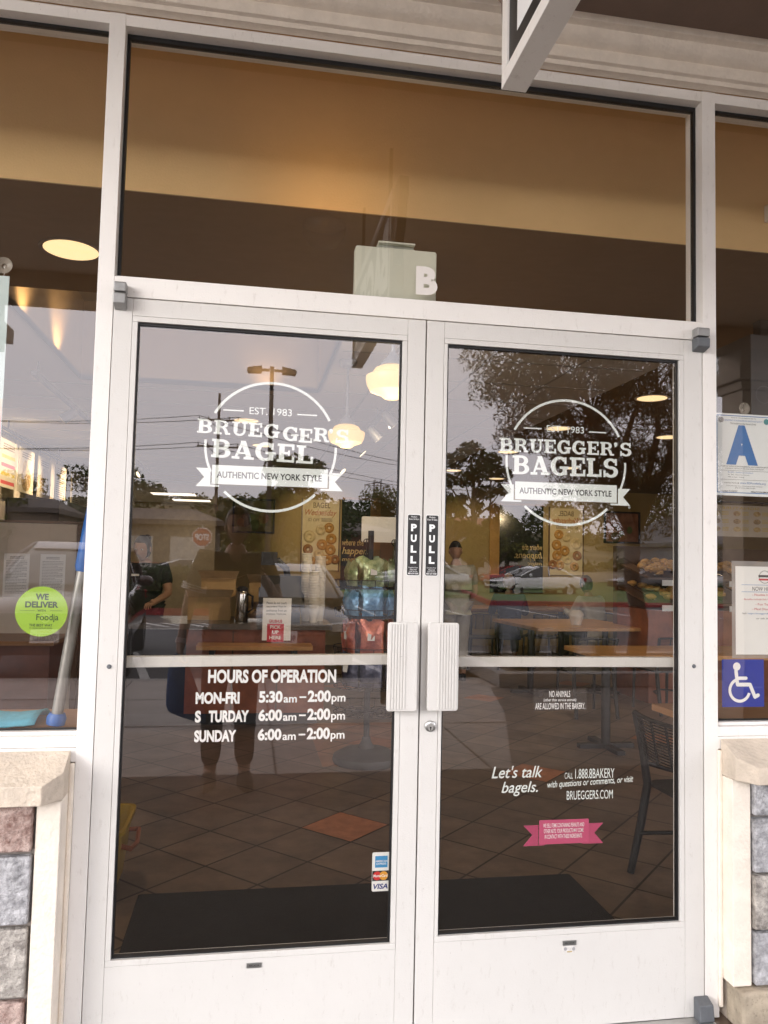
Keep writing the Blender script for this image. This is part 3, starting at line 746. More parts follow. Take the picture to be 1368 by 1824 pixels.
# wheelchair symbol
t = thing('access_sticker', 'square blue wheelchair access sticker on the right side pane', 'sticker', (1.08, y, .94))
x0, x1, z0, z1 = 1.0130, 1.1640, .9395, 1.0925
BLUS = mat('access_blue', (0.012, 0.035, 0.36), .45, var=.04)
b = MB().rect(x0, x1, z0, z1, 'front', y+.0006); b.build('square', BLUS, t)
X = lambda a: x0+a*(x1-x0)
Z = lambda a: z0+a*(z1-z0)
w = x1-x0
b = MB()
def stroke(pts, r, lay):
    yy = y-.00012*lay
    for (a, c), (e, f) in zip(pts, pts[1:]):
        dx, dz = e-a, f-c; L = math.hypot(dx, dz); nx, nz = -dz/L*r, dx/L*r
        b.poly([(X(a+nx), Z(c+nz)), (X(e+nx), Z(f+nz)), (X(e-nx), Z(f-nz)), (X(a-nx), Z(c-nz))], 'front', yy); yy -= .00012
    for a, c in pts: b.disc(X(a), Z(c), r*w, 'front', yy, 0, 14); yy -= .00003
b.disc(X(.35), Z(.85), .088*w, 'front', y)
stroke([(.33, .76), (.365, .47), (.66, .47), (.775, .21), (.85, .245)], .040, 2)
stroke([(.36, .605), (.56, .605)], .036, 14)
b.arc(X(.405), Z(.355), .265*w, .200*w, 112, 345, 'front', y-.0026, 0, 44)
b.build('symbol', VWHITE, t)

# hygiene grade card hung from a suction cup
CLEAR = glass_mat('clear_plastic', .06, (.93, .93, .92))
def suction(x, z, parent, r=.021):
    b = MB().lathe((x, .0495, z), [(.0005, .012), (.006, .013), (.008, .008), (r*.6, .006), (r, .0008), (r*.96, .0001)], 22, 0, 'y')
    b.build('suction_cup', mat('clear_rubber', (.55, .52, .46), .2, alpha=.42), parent)
    b = MB().tube([(x, .062, z), (x+.002, .060, z-.015), (x, .056, z-.028)], .0014, 6); b.build('hook', SILVER, parent)
y = .052
t = thing('grade_card', 'white hygiene card with a big blue letter A hung inside the right pane', 'notice card', (1.10, y, 1.63))
x0, x1, z0, z1 = .9935, 1.2040, 1.6280, 1.9020
b = MB().rect(x0, x1, z0, z1, 'front', y+.0008); b.build('card', mat('card_stock', (.83, .88, .90), .6, var=.02), t)
b = MB(); fr = .0035
for a in ((x0+.006, x1-.006, z1-.0085, z1-.006), (x0+.006, x1-.006, z0+.009, z0+.0115), (x0+.006, x0+.0085, z0+.0115, z1-.0085), (x1-.0085, x1-.006, z0+.0115, z1-.0085)): b.rect(*a, 'front', y)
b.text('A', x0+.0400, x0+.1560, z0+.1030, z0+.2360, 'front', y, 0, .085)
b.disc(x0+.022, z1-.022, .010, 'front', y, 2).disc(x1-.022, z1-.022, .010, 'front', y, 3)
b.build('letter', [BLUEI, INK, GREYI, mat('teal_ink', (.05, .25, .28), .5)], t)
b = MB()
b.text('Based On The Last Inspection By The', x0+.060, x0+.150, z1-.0165, z1-.0120, 'front', y, 0).text('DEPARTMENT OF ENVIRONMENTAL HEALTH AND QUALITY', x0+.034, x1-.036, z1-.0265, z1-.0205, 'front', y, 1).text('This Establishment Has Earned a Grade', x0+.056, x0+.150, z1-.0355, z1-.0300, 'front', y, 0)
b.text('A COPY OF THE MOST RECENT ENVIRONMENTAL HEALTH INSPECTION REPORT IS', x0+.022, x1-.012, z0+.0955, z0+.0995, 'front', y, 0).text('AVAILABLE AT THIS FACILITY FOR YOUR REVIEW UPON REQUEST', x0+.036, x1-.032, z0+.0880, z0+.0920, 'front', y, 0)
b.rect(x0+.02, x1-.008, z0+.0830, z0+.0838, 'front', y, 0).rect(x0+.02, x1-.008, z0+.0530, z0+.0538, 'front', y, 0)
b.text('90-100% - Satisfactory Compliance', x0+.046, x0+.138, z0+.0745, z0+.0800, 'front', y, 1)
for i, s in enumerate(('80 - 89% - Needs Improvement', '79% or less - Failing')): b.text(s, x0+.046, x0+.125-.02*i, z0+.0675-.008*i, z0+.0715-.008*i, 'front', y, 0)
b.text('Inspection Results @', x0+.032, x0+.086, z0+.0395, z0+.0450, 'front', y, 0).text('www.SDFoodInfo.org', x0+.090, x0+.184, z0+.0385, z0+.0465, 'front', y, 1)
b.text('Contact Info: Department of Environmental Health and Quality', x0+.040, x0+.172, z0+.0305, z0+.0345, 'front', y, 0).text('(858) 505-6900 or (800) 253-9933', x0+.072, x0+.145, z0+.0240, z0+.0280, 'front', y, 0)
b.text('Number N 326767', x0+.022, x0+.080, z0+.0125, z0+.0180, 'front', y, 0).text('PENALTY FOR REMOVAL', x0+.130, x1-.010, z0+.0125, z0+.0170, 'front', y, 0, .02)
b.build('print', [INK, BLUEI], t)
suction(1.101, 1.921, t, .020)

# hiring sheet in a clear sleeve
y = .0525
t = thing('hiring_sheet', 'white hiring sheet in a clear plastic sleeve above the wheelchair sticker', 'notice sheet', (1.17, y, 1.09))
b = MB().rect(1.0520, 1.2900, 1.0960, 1.4130, 'front', y+.0012); b.build('sleeve', mat('grey_clear_sleeve', (.50, .48, .47), .25, alpha=.55), t)
x0, x1, z0, z1 = 1.0650, 1.2780, 1.1080, 1.3960
b = MB().rect(x0, x1, z0, z1, 'front', y+.0006); b.build('sheet', PAPER, t)
cx = 1.1715
b = MB().arc(cx, z1-.034, .021, .0195, 0, 360, 'front', y, 0)
b.rect(cx-.023, cx+.023, z1-.0350, z1-.0275, 'front', y-.0001, 0).rect(cx-.022, cx+.022, z1-.0455, z1-.0395, 'front', y-.0001, 1)
b.rect(x0+.022, x1-.022, z1-.0612, z1-.0600, 'front', y, 2).rect(x0+.022, x1-.022, z1-.0842, z1-.0830, 'front', y, 2)
b.text('NOW HIRING!', x0+.060, x1-.055, z1-.0800, z1-.0665, 'front', y, 0, 0, .15)
for i, (s, a) in enumerate((('- Flexible Hours -', .060), ('- Benefits include Sick Pay & Discounts -', .0250), ('- Fun Team -', .0720), ('- Meal Discounts -', .060))): b.text(s, x0+a, x1-a, z1-.0965-.0155*i, z1-.0895-.0155*i, 'front', y, 1)
b.text('Apply:', x0+.024, x0+.040, z1-.1580, z1-.1505, 'front', y, 0).text('https://brueggersbagels.com/careers', x0+.044, x1-.020, z1-.1580, z1-.1515, 'front', y, 2).text('or ask inside', cx-.032, cx+.032, z1-.1730, z1-.1670, 'front', y, 0)
b.build('print', [mat('charcoal_ink', (.08, .08, .085), .6), REDI, BLUEI], t)

# tall hanging poster at the left edge, only a strip of it in the picture
t = thing('hanging_poster', 'tall pale blue and pink poster hung from a suction cup at the left', 'poster', (-1.45, y, 1.45))
b = MB().box(-1.66, -1.2115, y, y+.004, 1.490, 2.175, 0); b.rect(-1.655, -1.2125, 1.60, 1.82, 'front', y-.0004, 1)
b.build('sheet', [mat('ice_blue_print', (.58, .72, .74), .6, var=.05), mat('pink_print', (.80, .42, .42), .6, var=.25, scale=6, col2=(.85, .75, .6))], t)
b = MB(); rr = random.Random(3)
for k in range(16): b.arc(-1.25-rr.uniform(0, .3), 1.86+rr.uniform(0, .27), .007, .006, 0, 360, 'front', y-.0006, 0, 14)
b.build('printed_dots', VWHITE, t)
suction(-1.2280, 2.205, t, .024)

# blade sign hanging under the walkway ceiling
t = thing('hanging_sign', 'white framed black hanging sign with white letters above the doors', 'hanging sign', (.04, -1.27, 2.43))
bx0, bx1, by0, by1, bz0, bz1 = .012, .070, -1.90, -.665, 2.445, 2.90
fr = .034
b = MB().box(bx0, bx1, by0, by1, bz0, bz0+fr).box(bx0, bx1, by0, by1, bz1-fr, bz1).box(bx0, bx1, by0, by0+fr, bz0+fr, bz1-fr).box(bx0, bx1, by1-fr, by1, bz0+fr, bz1-fr)
b.build('sign_frame', WHITE, t, bevel=.002)
b = MB().box(bx0+.006, bx1-.006, by0+fr, by1-fr, bz0+fr, bz1-fr); b.build('panel', mat('black_sign_panel', (.016, .015, .015), .4, var=.3, scale=30), t)
b = MB().text('BAGELS', .752, 1.84, bz0+.075, bz1-.075, 'left', bx0+.0055, 0, .05).text('BAGELS', -1.86, -.70, bz0+.075, bz1-.075, 'right', bx1-.0055, 0, .05); b.build('lettering', VWHITE, t)
each([(.034, .048, yy-.012, yy+.012, bz1+.0005, 3.10+(-yy-.301)*.1352) for yy in (-1.70, -.87)], 'hanger', BROWNP, t)
pr = [(-.66, 2.90), (-.55, 2.90), (-.54, 2.84), (-.57, 2.80), (-.585, 2.72), (-.62, 2.68), (-.635, 2.60), (-.664, 2.58)]
b = MB().prism(pr, .022, .060, 'x'); b.build('scroll_bracket', BROWNP, t, bevel=.004)
# ================================================================ INSIDE THE SHOP
WOOD = mat('honey_wood', (0.42, 0.215, 0.075), 0.3, var=0.25, scale=4)
DWOOD = mat('dark_wood', (0.10, 0.05, 0.025), 0.4, var=0.25, scale=5)
BLKM = mat('black_metal', (0.008, 0.008, 0.009), 0.55, 0.0, var=0.2, scale=30)
BLKP = mat('black_plastic', (0.022, 0.022, 0.024), 0.4)
STEEL = mat('polished_steel', (0.62, 0.60, 0.57), 0.18, 1.0, var=0.05)
CARD = mat('brown_cardboard', (0.42, 0.28, 0.13), 0.85, var=0.1)
GOLD = mat('gold_script', (0.62, 0.47, 0.22), 0.5)
GLOW = mat('lamp_glow', (0.9, 0.8, 0.6), 0.5, emit=(1.0, 0.72, 0.38), es=.75)
GLOBE = mat('opal_globe', (0.60, 0.52, 0.34), 0.35, emit=(1.0, 0.60, 0.19), es=.42)
TROFF = mat('troffer_glow', (0.9, 0.9, 0.85), 0.5, emit=(1.0, 0.90, 0.74), es=1.0)
SPOTG = mat('spot_glow', (0.9, 0.8, 0.6), 0.5, emit=(1.0, 0.80, 0.50), es=1.3)
GREYB = mat('pale_blue_grey_metal', (0.36, 0.38, 0.42), 0.4, 0.2)

# ---- recessed ceiling lights: trim ring, deep reflector, lamp
def can(x, y, zc=2.70, label='', r=.115):
    t = thing('recessed_light', label, 'ceiling light', (x, y, zc), 'recessed lights in the ceiling')
    b = MB().lathe((x, y, zc), [(r+.016, -.001), (r+.014, -.007), (r, -.006), (r, -.001)], 28); b.build('trim_ring', DWOOD if y < 2 else WARMW, t)
    b = MB().lathe((x, y, zc), [(r*.985, -.0055), (r*.80, -.0020), (r*.05, -.0015), (.0005, -.0015)], 28); b.build('lamp', GLOW, t)
    return t
CANS = ((-1.31, 1.19, 'large round recessed light glowing in the brown soffit behind the left pane'),
        (2.53, 3.27, 'round recessed light in the brown soffit high in the right-hand door'),
        (-.58, 5.2, 'recessed light seen through EST. 1983 of the left-hand emblem'),
        (-.40, 6.8, 'recessed light seen through the word BAGEL of the left-hand emblem'),
        (2.37, 4.75, 'recessed light seen through EST. 1983 of the right-hand emblem'),
        (2.43, 6.4, 'recessed light just left of the B of the right-hand emblem'),
        (2.30, 8.4, 'recessed light in front of the round-crowned tree reflection'),
        (3.60, 4.9, 'recessed light at the right edge of the right-hand door'),
        (3.70, 7.6, 'recessed light far back at the right edge of the right-hand door'),
        (3.2, 9.2, 'recessed light far back below the right-hand emblem ribbon'))
for x, y, l in CANS: can(x, y, 2.70 if (x > 2.1 or y < 1.75 or True) else 3.3, l)
for i, (x, y) in enumerate(((-1.31, 1.19), (2.53, 3.27), (2.4, 5.6), (3.65, 6.3), (2.8, 8.8))):
    l = bpy.data.lights.new('recessed_lamp', 'SPOT'); l.energy = 26; l.spot_size = R(115); l.spot_blend = .6; l.shadow_soft_size = .1; l.color = (1.0, .76, .48)
    o = bpy.data.objects.new('recessed_lamp', l); COL.objects.link(o); o.location = (x, y, 2.685)

# ---- schoolhouse pendants
def pendant():
    t = thing('pendant_lamp', '', 'pendant lamp', (0, 0, 2.70), 'schoolhouse pendants')
    g = [(.030, -.425), (.060, -.432), (.078, -.440), (.088, -.455), (.090, -.462), (.118, -.476), (.119, -.492), (.113, -.520), (.100, -.545), (.082, -.553), (.055, -.562), (.035, -.578), (.0005, -.582)]
    MB().lathe((0, 0, 2.70), [(a*1.02, h) for a, h in g], 36).build('lamp_globe', GLOBE, t)
    MB().lathe((0, 0, 2.70), [(.0005, -.36), (.014, -.362), (.022, -.38), (.040, -.398), (.055, -.418), (.058, -.428), (.030, -.4285)], 24).build('fitter', GREYB, t)
    MB().tube([(0, 0, 2.648), (0, 0, 2.337)], .0095, 10).build('stem', GREYB, t)
    MB().lathe((0, 0, 2.70), [(.058, -.001), (.060, -.012), (.048, -.040), (.020, -.052), (.0005, -.053)], 24).build('ceiling_rose', GREYB, t)
    return t
p0 = pendant()
spots = [((.09, 2.75), 'opal schoolhouse pendant lamp glowing behind the last letters of the left-hand emblem'), ((.105, 1.16), 'larger looking opal pendant lamp at the top corner of the left-hand door glass')]
for i, ((x, y), l) in enumerate(spots):
    o = p0 if i == 0 else dup(p0)
    o.location = (x, y, 2.70); o['label'] = l
    li = bpy.data.lights.new('pendant_light', 'POINT'); li.energy = 3; li.shadow_soft_size = .12; li.color = (1, .74, .42)
    q = bpy.data.objects.new('pendant_light', li); COL.objects.link(q); q.location = (x, y, 1.98)

# ---- track lights
def track(x, y0, y1, z, heads, aim, label):
    t = thing('track_light', label, 'track light', (x, y0, z))
    b = MB().box(x-.018, x+.018, y0, y1, z, z+.03); b.build('rail', GREYB, t)
    each([(x-.006, x+.006, y0+.1+(y1-y0-.2)*k/3-.006, y0+.1+(y1-y0-.2)*k/3+.006, z+.0305, 2.695) for k in range(4)], 'hanger', GREYB, t)
    for y in heads:
        d = (Vector(aim)-Vector((x, y, z))); d.z = -abs(d.z); d = Vector((d.x, d.y*.3, -1.1)).normalized()
        c = Vector((x, y, z-.05))
        b = MB().tube([(x, y, z-.001), (x, y, z-.045)], .008, 8).tube([c-d*.05, c-d*.02, c+d*.07, c+d*.085], [.020, .034, .042, .046], 16)
        h = b.build('spot_head', GREYB, t)
        b = MB(); e = c+d*.0862; a = d.orthogonal().normalized(); bb = d.cross(a)
        b.add([e+(a*math.cos(2*math.pi*k/16)+bb*math.sin(2*math.pi*k/16))*.043 for k in range(16)], [tuple(range(16))]); b.build('lens', SPOTG, h)
track(.53, 2.2, 8.2, 2.58, (3.75, 4.5, 5.5, 7.2), (1.6, 5, 0), 'ceiling track with four lit spotlights beside the pendants')
track(-1.97, 3.2, 9.4, 2.58, (4.35, 7.3, 8.0, 8.7), (-3.6, 5, 0), 'ceiling track of spotlights lighting the hanging menu boards')
for x, y, tx, ty, tz, e in ((-1.97, 5.6, -3.0, 5.95, 2.25, 95), (-1.97, 6.7, -3.0, 6.9, 2.2, 150), (-1.97, 8.1, -3.0, 8.4, 2.2, 150), (.53, 8.1, .64, 10.6, 1.8, 190), (.53, 3.75, -.45, 4.75, 1.0, 95), (3.9, 8.4, 4.92, 10.6, 1.75, 170), (2.4, 8.6, 3.15, 10.6, 1.75, 110), (-1.97, 4.4, -1.7, 5.6, 1.4, 22), (5.2, 6.0, 5.3, 8.6, 1.6, 90), (.55, 3.75, 1.0, 8.2, 1.0, 60)):
    l = bpy.data.lights.new('spotlight', 'SPOT'); l.energy = e*.36; l.spot_size = R(44 if e in (190, 170, 110, 150) else 70); l.spot_blend = .8; l.shadow_soft_size = .05; l.color = (1, .78, .48)
    o = bpy.data.objects.new('spotlight', l); COL.objects.link(o); o.location = (x, y, 2.45)
    o.rotation_euler = (Vector((tx, ty, tz))-o.location).to_track_quat('-Z', 'Y').to_euler()
# cove lamps behind the left edge of the ceiling recess wash its side
for x, y, tx, ty in ((-1.66, 2.25, -1.80, 2.25), (-1.66, 3.05, -1.80, 3.05), (-.42, 3.66, -.42, 3.80)):
    l = bpy.data.lights.new('cove_lamp', 'SPOT'); l.energy = 4 if x < -1 else 1.0; l.spot_size = R(95); l.spot_blend = .9; l.shadow_soft_size = .03; l.color = (1, .58, .22)
    o = bpy.data.objects.new('cove_lamp', l); COL.objects.link(o); o.location = (x, y, 2.66); o.rotation_euler = (Vector((tx, ty, 2.98))-o.location).to_track_quat('-Z', 'Y').to_euler()
# dome lamp; a bare spot added in front throws the scallop and fills the bulkhead
t = thing('dome_lamp', 'small amber dome lamp under the tan bulkhead behind the transom', 'ceiling lamp', (-.25, .62, 2.70))
b = MB().lathe((-.262, .70, 2.70), [(.085, -.001), (.085, -.012), (.080, -.045), (.055, -.082), (.0005, -.095)], 28); b.build('shade', mat('amber_glass_shade', (.12, .07, .03), .3, alpha=.16), t)
l = bpy.data.lights.new('bulkhead_fill_light', 'SPOT'); l.energy = 0.95; l.spot_size = R(150); l.spot_blend = 1; l.shadow_soft_size = .03; l.color = (1, .55, .16)
o = bpy.data.objects.new('bulkhead_fill_light', l); COL.objects.link(o); o.location = (-.262, .27, 2.64); o.rotation_euler = (Vector((-.262, .58, 2.74))-o.location).to_track_quat('-Z', 'Y').to_euler()

# ---- kitchen troffers
for i, (x0, x1, y0, y1, l) in enumerate(((-2.35, -1.55, 12.6, 13.1, 'bright rectangular ceiling light in the kitchen, nearer one'), (-2.1, -1.35, 14.1, 14.6, 'bright rectangular ceiling light in the kitchen, farther one'))):
    t = thing('kitchen_light', l, 'ceiling light', (x0, y0, 2.57), 'kitchen ceiling lights')
    MB().box(x0-.03, x1+.03, y0-.03, y1+.03, 2.566, 2.5795).build('fixture_frame', WARMW, t); MB().box(x0, x1, y0, y1, 2.560, 2.5655).build('diffuser', TROFF, t)
    l = bpy.data.lights.new('kitchen_lamp', 'AREA'); l.energy = 4; l.shape = 'RECTANGLE'; l.size = x1-x0; l.size_y = y1-y0; l.color = (1, .92, .78)
    o = bpy.data.objects.new('kitchen_lamp', l); COL.objects.link(o); o.location = ((x0+x1)/2, (y0+y1)/2, 2.555)

# ---- hanging menu boards along the left wall
FOODC = [mat('orange_food_print', (.70, .30, .08), .5, var=.4, scale=22, col2=(.8, .62, .3)), mat('brown_food_print', (.36, .20, .09), .5, var=.4, scale=25, col2=(.55, .40, .2)), mat('red_block_print', (.70, .12, .14), .5), mat('yellow_block_print', (.80, .62, .12), .5)]
CREAMP = mat('cream_board_print', (.80, .72, .60), .55, var=.03)
rr = random.Random(11)
labs = ('menu board with red and yellow price blocks, hung nearest the shop front', 'menu board with a brown sandwich photograph, second along the rail', 'menu board with an orange heaped dish photograph on it', 'text only menu board just beyond the orange dish one', 'text only menu board, fifth along the hanging rail', 'text only menu board, last on the hanging rail')
t = thing('menu_rail', 'long dark rail that the menu boards hang from on the left', 'rail', (-2.9, 6, 2.6))
MB().tube([(-2.90, 5.5, 2.60), (-2.90, 10.5, 2.60)], .016, 8).tube([(-2.90, 5.5, 2.56), (-2.90, 10.5, 2.56)], .010, 8).build('rail', BLKM, t)
each([(-2.907, -2.893, yy-.007, yy+.007, 2.617, 2.699) for yy in (5.9, 8.0, 10.1)], 'rail_hanger', BLKM, t)
for i in range(6):
    y0 = (5.66, 6.30, 7.05, 7.84, 8.72, 9.6)[i]; w = .56; top = 2.50; bot = 2.03 if i < 3 else 1.88
    t = thing('menu_board', labs[i], 'menu board', (-2.9, y0+w/2, bot), 'menu boards on the rail')
    MB().box(-2.905, -2.895, y0, y0+w, bot, top).build('board', CREAMP, t)
    b = MB(); d = -2.8945
    b.lines(y0+.10, y0+w-.10, top-.11, top-.04, 3, 'right', d, 4, .55, rr)
    if i == 0:
        for k in range(4): b.rect(y0+.06, y0+w-.06, bot+.03+k*.085, bot+.065+k*.085, 'right', d, 2 if k % 2 == 0 else 3)
    elif i < 3:
        b.disc(y0+w/2, bot+.15, .18, 'right', d, 0 if i == 2 else 1, 22, .13); b.disc(y0+w/2-.05, bot+.25, .10, 'right', d+.0003, 1 if i == 2 else 0, 18)
    else: b.lines(y0+.05, y0+w-.07, bot+.05, top-.15, 16, 'right', d, 4, .45, rr)
    b.build('print', FOODC+[mat('brown_print_ink', (.20, .13, .09), .6)], t)
    for yy in (y0+.06, y0+w-.06): MB().tube([(-2.90, yy, 2.585), (-2.90, yy, top+.001)], .004, 6).build('board_hook', BLKM, t)

# ---- back counters and fittings by the left wall
t = thing('back_counter', 'pale back counter cabinet along the left wall under the menu boards', 'cabinet', (-2.7, 8, 0))
MB().box(-3.09, -2.35, 5.5, 10.4, .0, .90).build('cabinet', MAROON, t)
MB().box(-3.09, -2.30, 5.45, 10.45, .901, .945).build('worktop', mat('tan_worktop', (.40, .29, .18), .4, var=.15, scale=10), t)
t = thing('bagel_case', 'dark glass fronted case on the back counter', 'display case', (-2.8, 7.6, .95))
MB().box(-3.08, -2.55, 6.6, 9.0, 1.70, 1.98).build('dark_hood', BLKP, t)
MB().box(-3.08, -2.75, 6.6, 9.0, .947, 1.698).build('back_panel', OCHW, t)
each([(-2.60, -2.56, yy-.02, yy+.02, .947, 1.699) for yy in (6.62, 7.8, 8.98)], 'corner_post', BLKM, t)
t = thing('partition_panel', 'pale low partition with two sheets of print behind the left pane', 'partition', (-1.9, 3.6, 0))
MB().box(-2.75, -1.72, 3.56, 3.60, .0, 1.60).build('panel', mat('pale_partition', (.56, .50, .42), .6, var=.05), t)
MB().box(-1.72, -1.68, 3.55, 3.61, .0, 1.62).box(-2.75, -1.72, 3.55, 3.61, 1.601, 1.62).build('edge_trim', DWOOD, t)
for i, (x0, l) in enumerate(((-2.20, 'left of two printed sheets on the pale partition'), (-1.96, 'right of two printed sheets on the pale partition'))):
    t = thing('printed_sheet', l, 'paper sheet', (x0, 3.555, 1.05), 'sheets on the partition')
    b = MB().rect(x0, x0+.17, 1.08, 1.385, 'front', 3.5585, 0); b.build('sheet', PAPER, t)
    b = MB().lines(x0+.04, x0+.13, 1.345, 1.365, 2, 'front', 3.5575, 0, .6, rr).lines(x0+.015, x0+.155, 1.10, 1.335, 22, 'front', 3.5575, 0, .4, rr); b.build('print', GREYI, t)
t = thing('service_cabinet', 'cherry wood cabinet below the pale partition', 'cabinet', (-2.2, 3.2, 0))
MB().box(-2.80, -1.75, 3.05, 3.54, .0, .80).build('body', mat('dark_cherry_wood', (.10, .030, .016), .4, var=.25, scale=6), t); MB().box(-2.83, -1.72, 3.02, 3.545, .801, .83).build('top', mat('dark_honey_wood', (.22, .11, .045), .35, var=.25, scale=4), t)

# ---- main counter
t = thing('service_counter', 'cherry wood service counter with a dark top at the far left', 'counter', (-1.2, 4.7, 0))
MB().box(-1.0, .15, 4.40, 5.15, .10, .795).build('front_panel', MAROON, t); MB().box(-1.6, -1.001, 4.42, 5.15, .10, .795).build('side_panel', mat('shade_black_panel', (.012, .010, .009), .45, var=.2), t)  # side panel coloured near black to stand for the unlit area left of the counter
MB().box(-1.66, .20, 4.33, 5.20, .796, .842).build('countertop', mat('dark_laminate', (.10, .085, .07), .25, var=.2, scale=30), t)
MB().box(-1.55, .10, 4.45, 5.10, .0, .099).build('toe_kick', BLKP, t)
each([(x-.006, x+.006, 4.394, 4.3995, .12, .78) for x in (-.62, -.25)], 'panel_joint', DWOOD, t)
MB().box(-.90, .02, 4.08, 4.325, .655, .69).build('tray_shelf', WOOD, t)
each([(x-.02, x+.02, 4.12, 4.395, .60, .654) for x in (-.78, -.12)], 'shelf_bracket', BLKM, t)

# things standing on the counter
t = thing('steel_tumbler', 'tall polished steel canister on the counter edge', 'canister', (-.56, 4.62, .843))
MB().lathe((-.56, 4.62, .843), [(.0005, 0), (.052, .0), (.056, .01), (.056, .235), (.050, .258), (.046, .262)], 26).build('body', STEEL, t)
MB().lathe((-.56, 4.62, .843), [(.048, .262), (.050, .285), (.030, .30), (.0005, .302)], 22).build('lid', BLKP, t)
MB().tube([(-.51, 4.60, 1.08), (-.47, 4.58, 1.06), (-.47, 4.58, .95), (-.51, 4.60, .92)], .010, 8).build('handle', BLKP, t)
CUP = mat('frosted_cup_plastic', (.78, .74, .66), .35, alpha=.62)
labs = ('left stack of frosted plastic cups on the counter', 'right stack of frosted plastic cups on the counter', 'short front stack of paper cups on the counter')
for i, (x, y, n_) in enumerate(((.00, 4.72, 22), (.125, 4.75, 21), (.06, 4.58, 15))):
    t = thing('cup_stack', labs[i], 'cup stack', (x, y, .843), 'stacks of cups on the counter')
    b = MB().lathe((x, y, .843), [(.0005, 0), (.033, 0), (.046, .11), (.047, .113)]+[q for k in range(n_) for q in ((.0465, .116+.0225*k), (.049, .120+.0225*k), (.049, .126+.0225*k), (.0465, .130+.0225*k))], 22)
    b.build('cups', CUP, t)
t = thing('cash_register', 'dark point of sale terminal with tilted screen on the counter', 'cash register', (-.18, 4.75, .843))
MB().box(-.36, .0 - .06, 4.55, 4.95, .8435, .93).build('cash_drawer', mat('dark_drawer', (.05, .06, .075), .4), t)
b = MB().prism([(4.62, .99), (4.66, .97), (4.82, 1.22), (4.78, 1.24)], -.40, -.02, 'x'); b.build('screen', BLKP, t)
b = MB().prism([(4.70, .931), (4.80, .931), (4.79, 1.10), (4.755, 1.11)], -.26, -.16, 'x'); b.build('stand', BLKM, t)
t = thing('card_reader', 'small payment terminal on a bracket by the register', 'card reader', (-.30, 4.50, .843))
MB().prism([(4.42, 1.02), (4.45, 1.00), (4.56, 1.12), (4.53, 1.14)], -.42, -.30, 'x').build('reader', BLKP, t); MB().tube([(-.36, 4.50, .844), (-.36, 4.50, 1.05)], .015, 8).build('stalk', BLKM, t)
t = thing('scanner_arm', 'dark curved scanner on a goose neck above the counter', 'scanner', (-.22, 5.0, .843))
MB().tube([(-.14, 5.0, .844), (-.14, 5.0, 1.15), (-.17, 4.99, 1.30), (-.26, 4.98, 1.38)], .032, 12).build('neck', BLKP, t)
MB().box(-.40, -.255, 4.92, 5.04, 1.33, 1.45).build('head', BLKP, t)
for i, (x0, x1, y0, y1, z0, h, l) in enumerate(((-1.02, -.66, 4.7, 5.05, .843, .20, 'low open cardboard box on the counter beside the customer reflection'), (-.92, -.62, 4.98, 5.18, 1.0435, .16, 'cardboard box with raised flaps on top of the low box'), (-.50, -.22, 5.02, 5.19, .843, .33, 'tall cardboard carton behind the steel canister'))):
    t = thing('cardboard_box', l, 'box', (x0, y0, z0), 'cardboard boxes on the counter')
    if i == 1: y0, y1 = 4.80, 5.02
    MB().box(x0, x1, y0, y1, z0+.0005, z0+h).build('carton', CARD, t)
    MB().add([(x0, y0, z0+h+.001), (x1, y0, z0+h+.001), (x1+.03, y0-.08, z0+h+.07), (x0-.03, y0-.08, z0+h+.07)], [(0, 1, 2, 3)]).add([(x1+.001, y0, z0+h+.001), (x1+.001, y1, z0+h+.001), (x1+.10, y1, z0+h+.04), (x1+.10, y0, z0+h+.04)], [(0, 1, 2, 3)]).build('flap', mat('pale_cardboard', (.55, .40, .22), .85), t)
t = thing('pastry_tray', 'small tray of wrapped pastries on the counter', 'tray', (-.48, 4.92, .95))
MB().box(-.62, -.34, 4.70, 4.92, .8435, .862).build('tray', STEEL, t)
b = MB(); rr = random.Random(4)
for k in range(14): b.ell((-.60+rr.random()*.24, 4.73+rr.random()*.16, .885+rr.random()*.04), (.034, .03, .024), 8, 0, .2)
b.build('pastries', mat('glazed_pastry', (.55, .33, .12), .4, var=.3, scale=30), t)

# pick-up sign on a stand before the counter
t = thing('pickup_sign', 'white counter notice with a red PICK UP HERE panel', 'sign', (-.26, 4.31, .70))
b = MB().box(-.385, -.150, 4.305, 4.313, .712, 1.062); b.build('sheet', PAPER, t)
b = MB().rect(-.345, -.207, .70, .850, 'front', 4.3035, 0)
b.text('GRUBHUB', -.330, -.222, .858, .884, 'front', 4.3030, 0, .02).text('PICK', -.320, -.232, .808, .836, 'front', 4.3030, 1, .03).text('UP', -.302, -.250, .766, .795, 'front', 4.3030, 1, .03).text('HERE', -.325, -.228, .722, .751, 'front', 4.3030, 1, .03)
for i, s in enumerate(('Please do not touch', 'any orders! Wait for', 'assistance from an', 'employee. Thank you.')): b.text(s, -.355, -.190, 1.012-.031*i, 1.032-.031*i, 'front', 4.3030, 2)
b.build('print', [REDI, VWHITE, INK], t)

